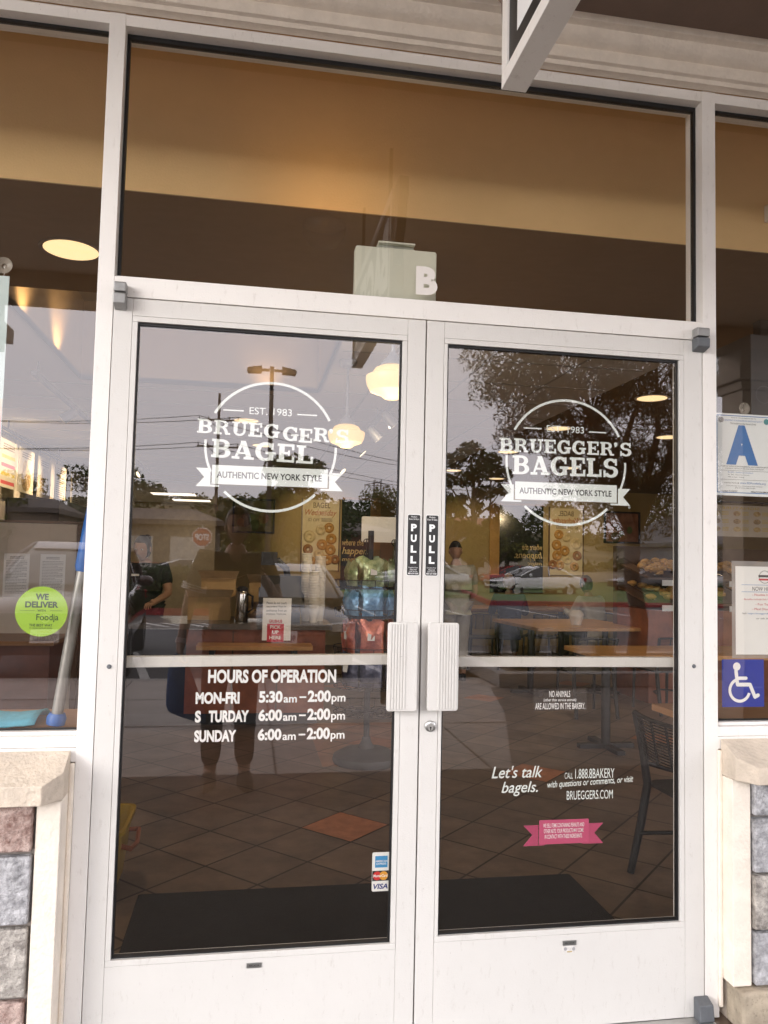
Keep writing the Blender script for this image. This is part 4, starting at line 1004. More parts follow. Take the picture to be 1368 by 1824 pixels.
# ---- chip rack
t = thing('snack_rack', 'black wire snack rack with bagged crisps and a blank header card', 'snack rack', (.33, 3.15, 0))
rx, ry = .33, 3.15
MB().lathe((rx, ry, 0), [(.0005, .001), (.225, .001), (.232, .02), (.225, .05), (.16, .085), (.06, .10), (.035, .14), (.028, .17), (.0005, .17)], 32).build('base', mat('dark_grey_base', (.05, .05, .052), .5, var=.15), t)
MB().tube([(rx, ry, .17), (rx, ry, 1.60)], .021, 12).build('pole', BLKM, t)
def ringpts(r, z, n=36): return [(rx+r*math.cos(2*math.pi*k/n), ry+r*math.sin(2*math.pi*k/n), z) for k in range(n+1)]
for z in (.34, .52, .74, 1.00, 1.20):
    b = MB(); w = .0028
    for r in (.235, .17, .11, .06): b.tube(ringpts(r, z), w, 5, caps=False)
    b.tube(ringpts(.245, z+.055), w, 5, caps=False)
    for k in range(16):
        a = 2*math.pi*k/16; c, s_ = math.cos(a), math.sin(a)
        b.tube([(rx+.02*c, ry+.02*s_, z), (rx+.235*c, ry+.235*s_, z), (rx+.245*c, ry+.245*s_, z+.055)], w, 5)
    b.build('wire_basket', BLKM, t)
MB().prism(rrect(.262, .545, 1.520, 1.700, .012), ry-.004, ry+.004).build('header_card', mat('blank_header', (.70, .68, .62), .5, var=.03), t)
b = MB().tube([(.30, ry-.006, 1.20), (.30, ry-.006, 1.54)], .004, 6).tube([(.50, ry-.006, 1.20), (.50, ry-.006, 1.54)], .004, 6)
for x in (.30, .50): b.tube([(x+.022*math.cos(k*.5), ry-.008, 1.52+.022*math.sin(k*.5)) for k in range(14)], .003, 5)
b.build('card_holder', BLKM, t)
BAGC = {'blue': mat('blue_foil', (.06, .22, .48), .28, .3, var=.35, scale=14, col2=(.25, .45, .65), bump=.8, bscale=22), 'red': mat('red_foil', (.42, .07, .06), .28, .3, var=.35, scale=14, col2=(.55, .18, .10), bump=.8, bscale=22),
        'green': mat('green_foil', (.12, .26, .06), .28, .3, var=.35, scale=14, col2=(.45, .50, .30), bump=.8, bscale=22), 'navy': mat('navy_foil', (.02, .025, .07), .28, .3, var=.35, scale=14, col2=(.09, .09, .13), bump=.8, bscale=22), 'white': mat('label_patch', (.75, .74, .70), .5)}
def bag(colr, x, y, z, a, h, w, label, grp):
    q_ = random.Random(int(x*991+y*773+z*557)); a += q_.uniform(-.28, .28); h *= q_.uniform(.86, 1.10); w *= q_.uniform(.88, 1.06)
    t = thing('crisp_bag', label, 'snack bag', (x, y, z), grp)
    b = MB(); nx, nz = 7, 9; rb = random.Random(int(x*999+y*777+z*555))
    for side in (1, -1):
        vs = []
        for j in range(nz):
            v = j/(nz-1); bul = math.sin(math.pi*min(1, max(0, v)))**.8*.036
            for i in range(nx):
                u = i/(nx-1)*2-1
                vs.append((u*w/2*(1-.08*math.sin(math.pi*v)), side*(bul*(1-u*u)**.7+.0012)+rb.uniform(-.007, .007)*math.sin(math.pi*v), v*h+(.012*math.sin(i*1.7+x*40) if j == nz-1 else 0)))
        ca, sa = math.cos(a), math.sin(a)
        vs = [(x+p*ca-q*sa, y+p*sa+q*ca, z+r_) for p, q, r_ in vs]
        b.add(vs, [(j*nx+i, j*nx+i+1, (j+1)*nx+i+1, (j+1)*nx+i) for j in range(nz-1) for i in range(nx-1)], 0, True)
    b.build('foil', BAGC[colr], t)
    if q_.random() < .5: return
    P = Vector((x-math.sin(a)*-.0365, y-math.cos(a)*.0365, z)); pl = MB()
    ca, sa = math.cos(a), math.sin(a)
    pl.add([(x+p*ca+.040*sa, y+p*sa-.040*ca, z+r_) for p, r_ in ((-.030, h*.42), (q_.uniform(.005, .045), h*.42), (q_.uniform(.005, .045), h*q_.uniform(.55, .72)), (-.030, h*.64))], [(0, 1, 2, 3)]); pl.build('label_patch', BAGC['white'], t)
k = 0
names = {'green': 'pale green crisp bag', 'blue': 'blue crisp bag', 'red': 'red crisp bag', 'navy': 'dark navy crisp bag'}
where = ('facing the door', 'at the right front', 'on the right side', 'round the back', 'on the left side', 'at the left front')
lv = {'green': 'on the top tier', 'blue': 'on the second tier', 'red': 'on the third tier', 'navy': 'on the fourth tier'}
for colr, z, h in (('green', 1.212, .19), ('blue', 1.012, .185), ('red', .752, .235), ('navy', .532, .215)):
    for i in range(6):
        a = R(-90+60*i); bag(colr, rx+.155*math.cos(a), ry+.155*math.sin(a), z, a+R(90), h, .165, f'{names[colr]} {lv[colr]} of the snack rack, {where[i]}', 'crisp bags in the snack rack')

# ---- posters, pictures and dark panels on the back wall
BAGEL = [mat('golden_bagel', (.50, .27, .07), .6, var=.3, scale=30), mat('pale_bagel', (.66, .54, .32), .6, var=.2, scale=30), mat('brown_bagel', (.33, .15, .05), .6, var=.3, scale=30)]
def poster(x0, mirrored, label):
    t = thing('bagel_poster', label, 'poster', (x0+.3, 10.58, 1.25), 'bagel offer posters')
    w, z0, z1 = .60, 1.22, 2.38
    MB().box(x0, x0+w, 10.575, 10.598, z0, z1).build('sheet', mat('cream_poster', (.68, .58, .38), .6, var=.03), t)
    MB().box(x0-.02, x0-.001, 10.57, 10.598, z0-.02, z1+.02).box(x0+w+.001, x0+w+.02, 10.57, 10.598, z0-.02, z1+.02).build('poster_frame', DWOOD, t)
    b = MB(); d = 10.573
    b.text('BAGEL', x0+.17, x0+.45, z1-.135, z1-.045, 'front', d, 1, .01).text('Wednesday', x0+.04, x0+.56, z1-.29, z1-.16, 'front', d, 0, .012, .35).text('$2 OFF', x0+.09, x0+.28, z1-.365, z1-.31, 'front', d, 1)
    b.lines(x0+.31, x0+.49, z1-.365, z1-.305, 3, 'front', d, 1, .5, random.Random(2))
    if mirrored: b.v = [(2*x0+w-p[0], p[1], p[2]) for p in b.v]
    b.build('print', [mat('rust_script', (.42, .14, .05), .6), mat('brown_caps', (.14, .09, .05), .6)], t)
    rb = random.Random(9); b = MB()
    for u, v, r_, m in ((.30, .66, .085, 1), (.44, .70, .085, 0), (.12, .55, .10, 1), (.48, .52, .09, 0), (.33, .42, .09, 0), (.10, .34, .085, 2), (.47, .34, .09, 0), (.28, .26, .08, 1), (.42, .17, .085, 0), (.55, .18, .08, 2), (.15, .15, .08, 0)):
        u = w-u if mirrored else u
        cx, cz = x0+u, z0+v*1.0
        prof = [(r_*(.62+.38*math.cos(R(a))), .036*math.sin(R(a))) for a in range(0, 181, 20)]
        b.lathe((cx, 10.574, cz), [(q, -max(h, .001)) for q, h in prof], 22, m, 'y')
    b.build('printed_bagels', BAGEL, t)
poster(.335, False, 'cream poster of bagels headed BAGEL Wednesday seen the right way round')
poster(4.62, True, 'cream poster of bagels with its BAGEL Wednesday heading reversed')
for i, (x0, x1, l) in enumerate(((-.80, -.12, 'black framed still life picture left of the poster with readable print'), (5.62, 6.30, 'black framed picture of baking right of the reversed poster'))):
    t = thing('framed_picture', l, 'picture', (x0, 10.58, 1.8), 'framed pictures on the back wall')
    z0, z1 = 1.80, 2.36
    b = MB(); f_ = .03
    b.box(x0, x1, 10.56, 10.598, z0, z0+f_).box(x0, x1, 10.56, 10.598, z1-f_, z1).box(x0, x0+f_, 10.56, 10.598, z0+f_, z1-f_).box(x1-f_, x1, 10.56, 10.598, z0+f_, z1-f_); b.build('frame', BLKM, t)
    b = MB().rect(x0+f_, x1-f_, z0+f_, z1-f_, 'front', 10.585, 0); rb = random.Random(20+i)
    for k in range(6): b.ell((x0+.12+rb.random()*.42, 10.583, z0+.10+rb.random()*.22), (.05+rb.random()*.04, .0015, .05+rb.random()*.05), 12, 1+k % 3)
    b.build('image', [mat('olive_canvas' if i == 0 else 'red_brown_canvas', (.20, .17, .06) if i == 0 else (.28, .12, .07), .6, var=.4, scale=6), BAGEL[2], mat('jug_brown', (.12, .07, .03), .5), mat('leaf_paint', (.12, .17, .05), .6)], t)
for i, (x0, x1, mir, l) in enumerate(((.98, 1.62, False, 'dark glazed panel with gold script beside the readable poster'), (3.55, 4.50, True, 'dark glazed panel with reversed gold script beside the other poster'))):
    t = thing('glazed_panel', l, 'glazed panel', (x0, 10.58, .9), 'dark glazed panels in the back wall')
    MB().box(x0, x1, 10.585, 10.599, .9, 2.40).build('pane', mat('dark_pane', (.012, .014, .010), .12), t)
    fx = x1-.16 if not mir else x0-.02
    MB().box(fx, fx+.17, 10.55, 10.584, 1.2, 2.40).build('lit_jamb', mat('orange_wood', (.52, .30, .10), .5, var=.1), t)
    MB().box(x0, x1, 10.55, 10.584, 2.401, 2.44).build('head_trim', WOOD, t)
    b = MB(); d = 10.581; u0 = x0+.02
    b.text('where the', u0, u0+.36, 1.64, 1.74, 'front', d, 0, .008, .25).text('magic', u0+.0, u0+.26, 1.36, 1.44, 'front', d, 0, .008, .25).text('happens.', u0, u0+.50, 1.46, 1.61, 'front', d, 0, .014, .25)
    if mir: b.v = [(x0+x1-p[0], p[1], p[2]) for p in b.v]
    b.build('lettering', GOLD, t)

# ---- dining furniture
def table(x, y, lx, ly, rz, z, label, m=WOOD):
    t = thing('cafe_table', label, 'table', (0, 0, 0), 'wood topped tables')
    MB().box(-lx/2, lx/2, -ly/2, ly/2, z-.035, z).build('tabletop', m, t, bevel=.003)
    MB().box(-lx/2+.05, lx/2-.05, -.03, .03, z-.075, z-.036).build('top_rail', BLKM, t)
    for s in (-1, 1):
        MB().tube([(s*(lx/2-.2), 0, .03), (s*(lx/2-.2), 0, z-.076)], .035, 12).box(s*(lx/2-.2)-.22, s*(lx/2-.2)+.22, -.03, .03, 0.002, .035).box(s*(lx/2-.2)-.03, s*(lx/2-.2)+.03, -.26, .26, .002, .033).build('pedestal', BLKM, t)
    t.location = (x, y, 0); t.rotation_euler = (0, 0, rz)
    return t
table(3.45, 8.95, 1.9, 1.0, R(8), .75, 'long wood table far back with people seated round it')
table(3.00, 5.95, 1.3, 1.25, R(4), .75, 'square wood table in the middle of the right-hand door')
table(5.0, 7.2, 4.3, .42, R(112), .78, 'long narrow wooden bar table running back at the right')
table(2.78, 3.42, 1.5, .68, R(0), .74, 'wood table nearest the door, just above the white push bar')
def chair(label):
    t = thing('slatted_chair', label, 'chair', (0, 0, 0), 'black slatted metal chairs')
    # faces +x
    MB().prism(rrect(-.20, .22, -.21, .21, .05), .435, .455, 'z').build('seat', mat('black_seat_mesh', (.03, .028, .027), .6, bump=.6, bscale=300), t)
    for s in (-1, 1):
        MB().tube([(.20, s*.19, .002), (.185, s*.185, .434)], [.013, .016], 10).build('leg', BLKM, t)
        MB().tube([(-.285, s*.20, .002), (-.235, s*.197, .25), (-.205, s*.195, .44), (-.225, s*.20, .60), (-.262, s*.205, .80)], [.016, .019, .019, .017, .014], 10).build('leg', BLKM, t)
        MB().tube([(-.225, s*.197, .55), (-.10, s*.225, .505), (.05, s*.215, .462)], .011, 8).build('arm_stay', BLKM, t)
    b = MB()
    for k in range(14):
        z = .595+.0145*k; x = -.225-.037*(z-.60)/.2
        b.tube([(x, -.195, z), (x-.03, -.10, z), (x-.04, 0, z), (x-.03, .10, z), (x, .195, z)], .0036, 6)
    for y in (-.10, 0, .10):
        b.tube([(-.255-(.008 if y == 0 else 0), y, .585), (-.290-(.010 if y == 0 else 0), y, .80)], .006, 6)
    b.tube([(-.262, -.205, .80), (-.29, -.10, .803), (-.302, 0, .804), (-.29, .10, .803), (-.262, .205, .80)], .011, 8)
    b.build('backrest', BLKM, t)
    MB().tube([(-.25, -.19, .20), (-.06, -.13, .215), (.02, 0, .22), (-.06, .13, .215), (-.25, .19, .20)], .010, 8).build('stretcher', BLKM, t)
    return t
c0 = chair('black slatted metal chair standing just inside the right-hand door')
c0.location = (1.53, .91, 0); c0.rotation_euler = (0, 0, R(1)); c0.scale = (1, 1, .90)
for x, y, rz, l in ((2.65, 4.75, R(90), 'black slatted chair pushed to the near side of the square table'), (3.5, 4.85, R(95), 'black slatted chair at the right of the square table'), (2.6, 7.95, R(80), 'black slatted chair at the near left of the far table'), (3.5, 8.05, R(90), 'black slatted chair at the near right of the far table'), (3.3, 2.75, R(100), 'black slatted chair tucked under the nearest wood table')):
    dup(c0, (x, y, 0), rz, l)
t = thing('takeaway_cup', 'upturned clear plastic dome tub on the square wood table', 'tub', (2.98, 5.7, .751))
MB().lathe((2.98, 5.7, .751), [(.0005, 0), (.055, 0), (.075, .09), (.078, .095)], 22).build('tub', CUP, t); MB().lathe((2.98, 5.7, .751), [(.080, .096), (.078, .12), (.05, .155), (.0005, .16)], 22).build('dome_lid', CUP, t)

# ---- floor things near the door
t = tag(MB().prism(rrect(-.91, .945, .14, 1.105, .012), .002, .010, 'z').build('floor_mat', MAT_, loc=(0, .6, 0)), 'black rubber floor mat just inside the doors', 'floor mat')
YEL = mat('yellow_plastic', (.30, .19, .01), .4, var=.06)
t = thing('mop_bucket', 'yellow plastic mop bucket behind the left door stile', 'bucket', (-1.125, 1.16, 0))
bx, by = -1.125, 1.16
vs = []
for z, hw, hd in ((.04, .125, .16), (.28, .155, .19), (.285, .167, .202), (.30, .167, .202), (.30, .153, .188), (.06, .118, .153)):
    vs += [(bx+a, by+c, z) for a, c in rrect(-hw, hw, -hd, hd, .05, 4)]
n = 20
MB().add(vs, [(j*n+k, j*n+(k+1) % n, (j+1)*n+(k+1) % n, (j+1)*n+k) for j in range(5) for k in range(n)]+[tuple(range(5*n, 6*n)), tuple(range(n-1, -1, -1))], 0, True).build('tub', YEL, t)
MB().tube([(bx+.145, by-.10, .22), (bx+.185, by-.12, .215), (bx+.195, by, .20), (bx+.185, by+.12, .215), (bx+.145, by+.10, .22)], .010, 8).build('handle', MAROON, t)
for sx in (-1, 1):
    for sy in (-1, 1): MB().lathe((bx+sx*.10-.012, by+sy*.15, .022), [(.0005, 0), (.020, 0), (.020, .024), (.0005, .024)], 12, 0, 'x').box(bx+sx*.10-.008, bx+sx*.10+.008, by+sy*.15-.008, by+sy*.15+.008, .03, .042).build('caster', BLKP, t)
# ledge inside the left pane with mop pole and cloth
MB().box(-3.09, -.965, .105, .42, .862, .885).build('window_ledge', mat('ledge_wood', (.34, .18, .09), .45, var=.15, scale=5), bld)
MB().box(.970, 3.5, .105, .42, .862, .885).build('window_ledge', MATS['ledge_wood'], bld)
t = thing('mop_pole', 'grey cleaning pole with blue grips leaning behind the left pane', 'pole', (-1.055, .20, .886))
p0_, p1_ = Vector((-1.052, .165, .90)), Vector((-.925, .125, 1.86))
L_ = lambda a: p0_.lerp(p1_, a)
MB().tube([L_(.01), L_(.47)], .0165, 14).tube([L_(.68), L_(1)], .0165, 14).build('shaft', mat('silver_grey_tube', (.34, .34, .33), .35, .5, var=.05), t)
BLUP = mat('cobalt_plastic', (.012, .11, .40), .4)
MB().tube([L_(.455), L_(.47), L_(.58), L_(.69)], [.0195, .0235, .0215, .018], 14).tube([L_(-.012), L_(.008), L_(.022)], [.026, .028, .022], 14).build('grip', BLUP, t)
b = MB(); rr = random.Random(8); nx, ny = 16, 8; vs = []
for j in range(ny):
    for i in range(nx):
        vs.append((-1.50+.395*i/(nx-1), .135+.20*j/(ny-1), .889+.030*math.sin(math.pi*min(1,(j+.2)/(ny-1)))**.5+.010*math.sin(i*.4)+rr.uniform(0, .003)))
b.add(vs, [(j*nx+i, j*nx+i+1, (j+1)*nx+i+1, (j+1)*nx+i) for j in range(ny-1) for i in range(nx-1)], 0, True)
o = b.build('cleaning_cloth', mat('aqua_cloth', (.10, .42, .58), .9, var=.12, scale=40, bump=.4, bscale=300), loc=(-1.3, .25, .886))
sd = o.modifiers.new('thick', 'SOLIDIFY'); sd.thickness = .004
tag(o, 'crumpled aqua blue cloth on the ledge behind the left pane', 'cloth')

# ---- things behind the right pane
t = thing('speaker_cabinet', 'black wall cabinet hanging high behind the grade card', 'cabinet', (2.1, 1.3, 2.1))
MB().box(1.93, 2.42, 1.20, 1.62, 2.06, 2.565).build('box', BLKP, t, bevel=.004)
b = MB()
for x, z, r_ in ((2.06, 2.44, .035), (2.0, 2.26, .045), (2.1, 2.15, .05), (2.2, 2.40, .05)): b.arc(x, z, r_, r_-.004, 0, 360, 'front', 1.1985, 0, 24)
b.build('printed_ring', mat('faint_grey_print', (.09, .09, .10), .5), t)
MB().box(2.10, 2.16, 1.36, 1.42, 2.566, 2.699).build('ceiling_bracket', BLKM, t)
t = thing('outlet_box', 'white electrical box high on the tan bulkhead behind the right pane', 'electrical box', (1.6, .56, 2.75))
MB().box(1.56, 1.72, .545, .578, 2.83, 2.90).build('cover', WHITE, t, bevel=.003); MB().disc(1.60, 2.865, .012, 'front', .5445, 0).build('knockout', GREYI, t)
t = thing('bread_rack', 'dark wooden rack of sloping bread baskets far right', 'bread rack', (4.4, 5.6, 0))
MB().box(3.55, 5.6, 5.9, 6.0, 0.002, 1.62).build('back_panel', DWOOD, t)
MB().box(3.55, 5.6, 5.2, 5.895, 0.002, .95).build('base_cabinet', MAROON, t)
for i in range(2):
    z = 1.0+.26*i
    MB().prism([(5.22, z), (5.88, z+.15), (5.88, z+.17), (5.22, z+.02)], 3.56, 5.58, 'x').build('shelf', DWOOD, t)
    for k in range(6): MB().tube([(3.62+k*.38, 5.2, z+.05), (3.62+k*.38, 5.87, z+.22)], .008, 6).build('divider', STEEL, t)
    b = MB(); rb = random.Random(31+i)
    for k in range(60):
        yy = rb.uniform(5.28, 5.8); b.ell((rb.uniform(3.62, 5.5), yy, z+.06+(yy-5.22)*.22+rb.uniform(0, .03)), (.055, .055, .032), 10, 0, .06)
    b.build('bagels', BAGEL[0], t)
    each([(3.70+k*.38, 3.82+k*.38, 5.196, 5.2, z-.06, z) for k in range(5)], 'price_tag', PAPER, t)
t = thing('wall_menu', 'lit menu board with sandwich pictures and reversed heading at the right', 'menu board', (4.5, 5.4, 1.7))
MB().box(4.36, 5.10, 5.40, 5.42, 1.74, 2.08).build('board', CREAMP, t)
b = MB(); d = 5.3985
g_ = MB().text('SIGNATURE', 4.50, 4.95, 2.035, 2.062, 'front', d, 3, .01); g_.v = [(2*4.73-p[0], p[1], p[2]) for p in g_.v]; b.add(g_.v, g_.f, 3)
for k in range(3):
    for c_ in range(3):
        b.disc(4.45+c_*.24, 1.99-k*.085, .045, 'front', d, k % 2, 16, .028); b.lines(4.51+c_*.24, 4.59+c_*.24, 1.965-k*.085, 2.01-k*.085, 3, 'front', d, 3, .5, rr)
b.build('print', FOODC, t)
MB().tube([(4.2, 5.41, 2.115), (5.5, 5.41, 2.115)], .012, 8).build('rail', BLKM, t)
each([(x-.006, x+.006, 5.404, 5.416, 2.13, 2.699) for x in (4.25, 5.45)]+[(x-.003, x+.003, 5.407, 5.413, 2.081, 2.104) for x in (4.45, 5.0)], 'rail_hanger', BLKM, t)
# ================================================================ PEOPLE
SKIN = mat('skin', (.46, .27, .19), .55, var=.06)
HAIR = mat('dark_hair', (.025, .018, .014), .5, var=.3, scale=60)
def skin_geo(P, E, rad, root, sub=2):
    me = bpy.data.meshes.new('tmp'); ks = list(P); ix = {k: i for i, k in enumerate(ks)}
    me.from_pydata([tuple(P[k]) for k in ks], [(ix[a], ix[c]) for a, c in E], [])
    o = bpy.data.objects.new('tmp', me); COL.objects.link(o)
    o.modifiers.new('s', 'SKIN'); sv = me.skin_vertices[0].data
    for k in ks:
        r = rad[k]; r = r if isinstance(r, tuple) else (r, r)
        sv[ix[k]].radius = r; sv[ix[k]].use_root = (k == root)
    ss = o.modifiers.new('u', 'SUBSURF'); ss.levels = sub; ss.render_levels = sub
    dg = bpy.context.evaluated_depsgraph_get(); ev = o.evaluated_get(dg); m2 = ev.to_mesh()
    v = [tuple(p.co) for p in m2.vertices]; f = [tuple(q.vertices) for q in m2.polygons]
    ev.to_mesh_clear(); bpy.data.objects.remove(o); bpy.data.meshes.remove(me)
    return v, f
BE = [('pel', 'belly'), ('belly', 'chest'), ('chest', 'neck0'), ('neck0', 'neck1'), ('chest', 'shL'), ('shL', 'elL'), ('elL', 'wrL'), ('wrL', 'paL'), ('chest', 'shR'), ('shR', 'elR'), ('elR', 'wrR'), ('wrR', 'paR'),
      ('pel', 'hiL'), ('hiL', 'knL'), ('knL', 'anL'), ('anL', 'toL'), ('pel', 'hiR'), ('hiR', 'knR'), ('knR', 'anR'), ('anR', 'toR')]
BR_ = {'pel': (.135, .11), 'belly': (.135, .105), 'chest': (.15, .115), 'neck0': .058, 'neck1': .054, 'hi': .085, 'kn': .056, 'an': .040, 'to': .034, 'sh': .062, 'el': .042, 'wr': .029, 'pa': (.038, .02)}
def rad_of(k, g=1.0, add=0.0):
    r = BR_.get(k) or BR_[k[:2]]
    r = r if isinstance(r, tuple) else (r, r)
    return tuple(x*g+add for x in r)
def head_geo(mb, c, yaw, tilt, s=1.0, m=0):
    # skull with brow, nose, lips, chin and ears; faces +y before it is turned
    vs = []; fs = []; n, h = 28, 22
    M = Matrix.Translation(c) @ Matrix.Rotation(yaw, 4, 'Z') @ Matrix.Rotation(tilt, 4, 'X')
    for i in range(h+1):
        a = math.pi*i/h
        for k in range(n):
            t = 2*math.pi*k/n
            x, y, z = math.sin(a)*math.cos(t), math.sin(a)*math.sin(t), math.cos(a)
            lo = max(0, -z); X = .074*x*(1-.28*lo); Y = .094*y*(1-.10*lo)+(.010*lo if y > 0 else 0); Z = .118*z
            if y > .2:
                fx = abs(X)
                Y += .026*math.exp(-(X/.014)**2-((Z+.022)/.020)**2)          # nose
                Y += .008*math.exp(-(X/.010)**2-((Z-.005)/.028)**2)
                Y -= .010*math.exp(-((fx-.031)/.016)**2-((Z-.010)/.013)**2)   # eye sockets
                Y += .006*math.exp(-((Z-.034)/.012)**2-(X/.06)**2)           # brow
                Y += .007*math.exp(-(X/.024)**2-((Z+.060)/.008)**2)-.004*math.exp(-(X/.026)**2-((Z+.066)/.003)**2)  # lips
                Y += .008*math.exp(-(X/.022)**2-((Z+.098)/.016)**2)          # chin
            vs.append(M @ Vector((X*s, Y*s, Z*s)))
    for i in range(h): fs += [(i*n+k, (i+1)*n+k, (i+1)*n+(k+1) % n, i*n+(k+1) % n) for k in range(n)]
    mb.add(vs, fs, m, True)
    for sx in (-1, 1):
        e = MB().ell((0, 0, 0), (.010, .020, .032), 10); mb.add([M @ (Vector((sx*.074, -.006, -.012))+Vector(p)) for p in e.v], e.f, m, True)
    return M
def hand(mb, pa, d, side, up_, curl=.5, m=0, s=1.0):
    # four fingers and a thumb rooted in the palm
    d = Vector(d).normalized(); side = Vector(side).normalized(); nrm = d.cross(side).normalized()
    if nrm.dot(Vector(up_)) < 0: nrm = -nrm
    pa = Vector(pa)
    for i, (off, L, r) in enumerate(((-.029, .072, .0078), (-.010, .080, .0082), (.010, .075, .0080), (.028, .060, .0068))):
        b0 = pa+side*off*s+d*.015*s; pts = [b0]; ang = 0
        for k, q in enumerate((.42, .33, .25)):
            ang += curl*(.55+.25*k)*(1+.1*i); pts.append(pts[-1]+(d*math.cos(ang)+nrm*math.sin(ang))*L*q*s)
        mb.tube(pts, [r*s, r*.95*s, r*.85*s, r*.6*s], 8, m)
    t0 = pa-side*.026*s-d*.030*s; dd = (d*.6-side*.7+nrm*.35*(.3+curl)).normalized()
    mb.tube([t0, t0+dd*.030*s, t0+(dd+d*.5).normalized()*.056*s], [.0115*s, .010*s, .0065*s], 8, m)
def figure(label, J, cols, yaw=0, tilt=0, hair='short', group=None, sleeves=True, loc=None, hs=1.0, grip=((0, 0, -1), (0, 0, -1)), curls=(.5, .5), long_sleeve=False):
    J = {k: Vector(v) for k, v in J.items()}
    t = thing('person', label, 'person', loc or (J['pel'].x, J['pel'].y, 0), group)
    b = MB(); Jb = {k: p for k, p in J.items() if k != 'head'}; v, f = skin_geo(Jb, BE, {k: rad_of(k) for k in Jb}, 'pel'); b.add(v, f, 0, True)
    M = head_geo(b, J['head'], yaw, tilt, hs)
    for s, i in (('L', 0), ('R', 1)):
        d = J['pa'+s]-J['wr'+s]
        fwd = Vector((-math.sin(yaw), math.cos(yaw), 0))
        side = d.cross(Vector(grip[i])); side = side if side.length > .01 else fwd
        hand(b, J['pa'+s], d, side, grip[i], curls[i])
    b.build('body', SKIN, t, fix=False, sharp=80)
    # shirt and trousers follow the same bones a little wider
    ts = ['pel', 'belly', 'chest', 'shL', 'shR', 'elL', 'elR', 'neck0']
    P = {k: J[k].copy() for k in ts}
    P['neck0'] = J['chest'].lerp(J['neck0'], .80)
    P['hem'] = J['pel']+(J['pel']-J['belly']).normalized()*.07
    rad = {k: rad_of(k, 1.06, .012) for k in ts}; rad['neck0'] = (.066, .064)
    rad['hem'] = (.150, .125); rad['pel'] = (.158, .132); rad['belly'] = (.156, .128); rad['chest'] = (.168, .132)
    for s in 'LR': rad['sh'+s] = (.086, .082)
    if not long_sleeve:
        for s in 'LR': P['el'+s] = J['sh'+s].lerp(J['el'+s], .72); rad['el'+s] = (.062, .062)
    ed = [e for e in BE if e[0] in P and e[1] in P]+[('pel', 'hem')]
    if long_sleeve:
        for s in 'LR': P['wr'+s] = J['el'+s].lerp(J['wr'+s], .92); rad['wr'+s] = rad_of('wr', 1, .012)
        ed += [('elL', 'wrL'), ('elR', 'wrR')]
    b = MB(); v, f = skin_geo(P, ed, rad, 'pel'); b.add(v, f, 0, True)
    sh = b.build('shirt', cols[0], t, fix=False, sharp=80)
    tk = [k for k in J if k[:2] in ('hi', 'kn', 'an')]+['pel']
    P = {k: J[k].copy() for k in tk}; rad = {k: rad_of(k, 1.10, .016) for k in tk}
    for s in 'LR': rad['an'+s] = (.062, .062); P['an'+s] = J['kn'+s].lerp(J['an'+s], .93); rad['kn'+s] = (.075, .075)
    rad['pel'] = (.140, .120)
    b = MB(); v, f = skin_geo(P, [e for e in BE if e[0] in P and e[1] in P], rad, 'pel'); b.add(v, f, 0, True); b.build('trousers', cols[1], t, fix=False, sharp=80)
    for s in 'LR':
        a, c = J['an'+s], J['to'+s]; dv = (c-a); dv.z = 0; dv = dv.normalized(); sd = Vector((dv.y, -dv.x, 0))
        prof = []
        b = MB(); vs = []; n = 16; zg = min(a.z, c.z)-.040
        for z, k in ((zg, 1.0), (zg+.022, 1.04), (zg+.045, .95), (zg+.075, .72), (zg+.095, .35)):
            for q in range(n):
                an = 2*math.pi*q/n; lx = math.cos(an); ly = math.sin(an)
                L = (.150 if lx > 0 else .095)*(k if lx > 0 else min(1, k+.15)); p = a+dv*(.035+lx*L)+sd*ly*.046*min(1, k+.1); vs.append((p.x, p.y, z))
        b.add(vs, [(j*n+q, j*n+(q+1) % n, (j+1)*n+(q+1) % n, (j+1)*n+q) for j in range(4) for q in range(n)]+[tuple(range(n-1, -1, -1)), tuple(range(4*n, 5*n))], 0, True)
        b.build('shoe', cols[2], t, fix=False)
    b = MB()
    e = MB().ell((0, 0, 0), (.080, .100, .122), 24)
    if hair == 'cap':
        vs = [Vector(p) for p in e.v]; vs = [Vector((p.x, p.y, max(p.z, .028))) for p in vs]; b.add([M @ p for p in vs], e.f, 0, True)
        br = MB().prism([(-.06, .085), (-.045, .135), (0, .155), (.045, .135), (.06, .085), (0, .10)], .026, .033, 'z'); b.add([M @ Vector(p) for p in br.v], br.f)
        b.build('cap', cols[3], t, fix=False)
    else:
        vs = [Vector(p)+Vector((0, -.008, .006)) for p in e.v]
        vs = [p if (p.y < .045 or p.z > .060) else Vector((p.x*.9, .045, max(p.z, .03))) for p in vs]
        vs = [Vector((p.x, p.y, max(p.z, -.085))) for p in vs]; b.add([M @ p for p in vs], e.f, 0, True)
        if hair == 'bun': e2 = MB().ell((0, -.115, .060), (.042, .040, .042), 14); b.add([M @ Vector(p) for p in e2.v], e2.f, 0, True)
        b.build('hair', cols[3], t, fix=False, sharp=80)
    for sx in (-1, 1):
        e = MB().ell((0, 0, 0), (.0125, .008, .0065), 10); b = MB().add([M @ (Vector((sx*.031, .0805, .010))+Vector(p)) for p in e.v], e.f, 0, True)
        e = MB().ell((0, 0, 0), (.0060, .004, .0060), 8); b.add([M @ (Vector((sx*.031, .0862, .010))+Vector(p)) for p in e.v], e.f, 1, True)
        b.build('eye', [mat('eye_white', (.7, .68, .65), .3), INK], t, fix=False)
    return t, sh, M

BLKC = mat('black_cotton', (.020, .020, .022), .9, var=.2, scale=60, bump=.3, bscale=300)
CHAR = mat('charcoal_cotton', (.022, .022, .023), .9, var=.2, scale=60)
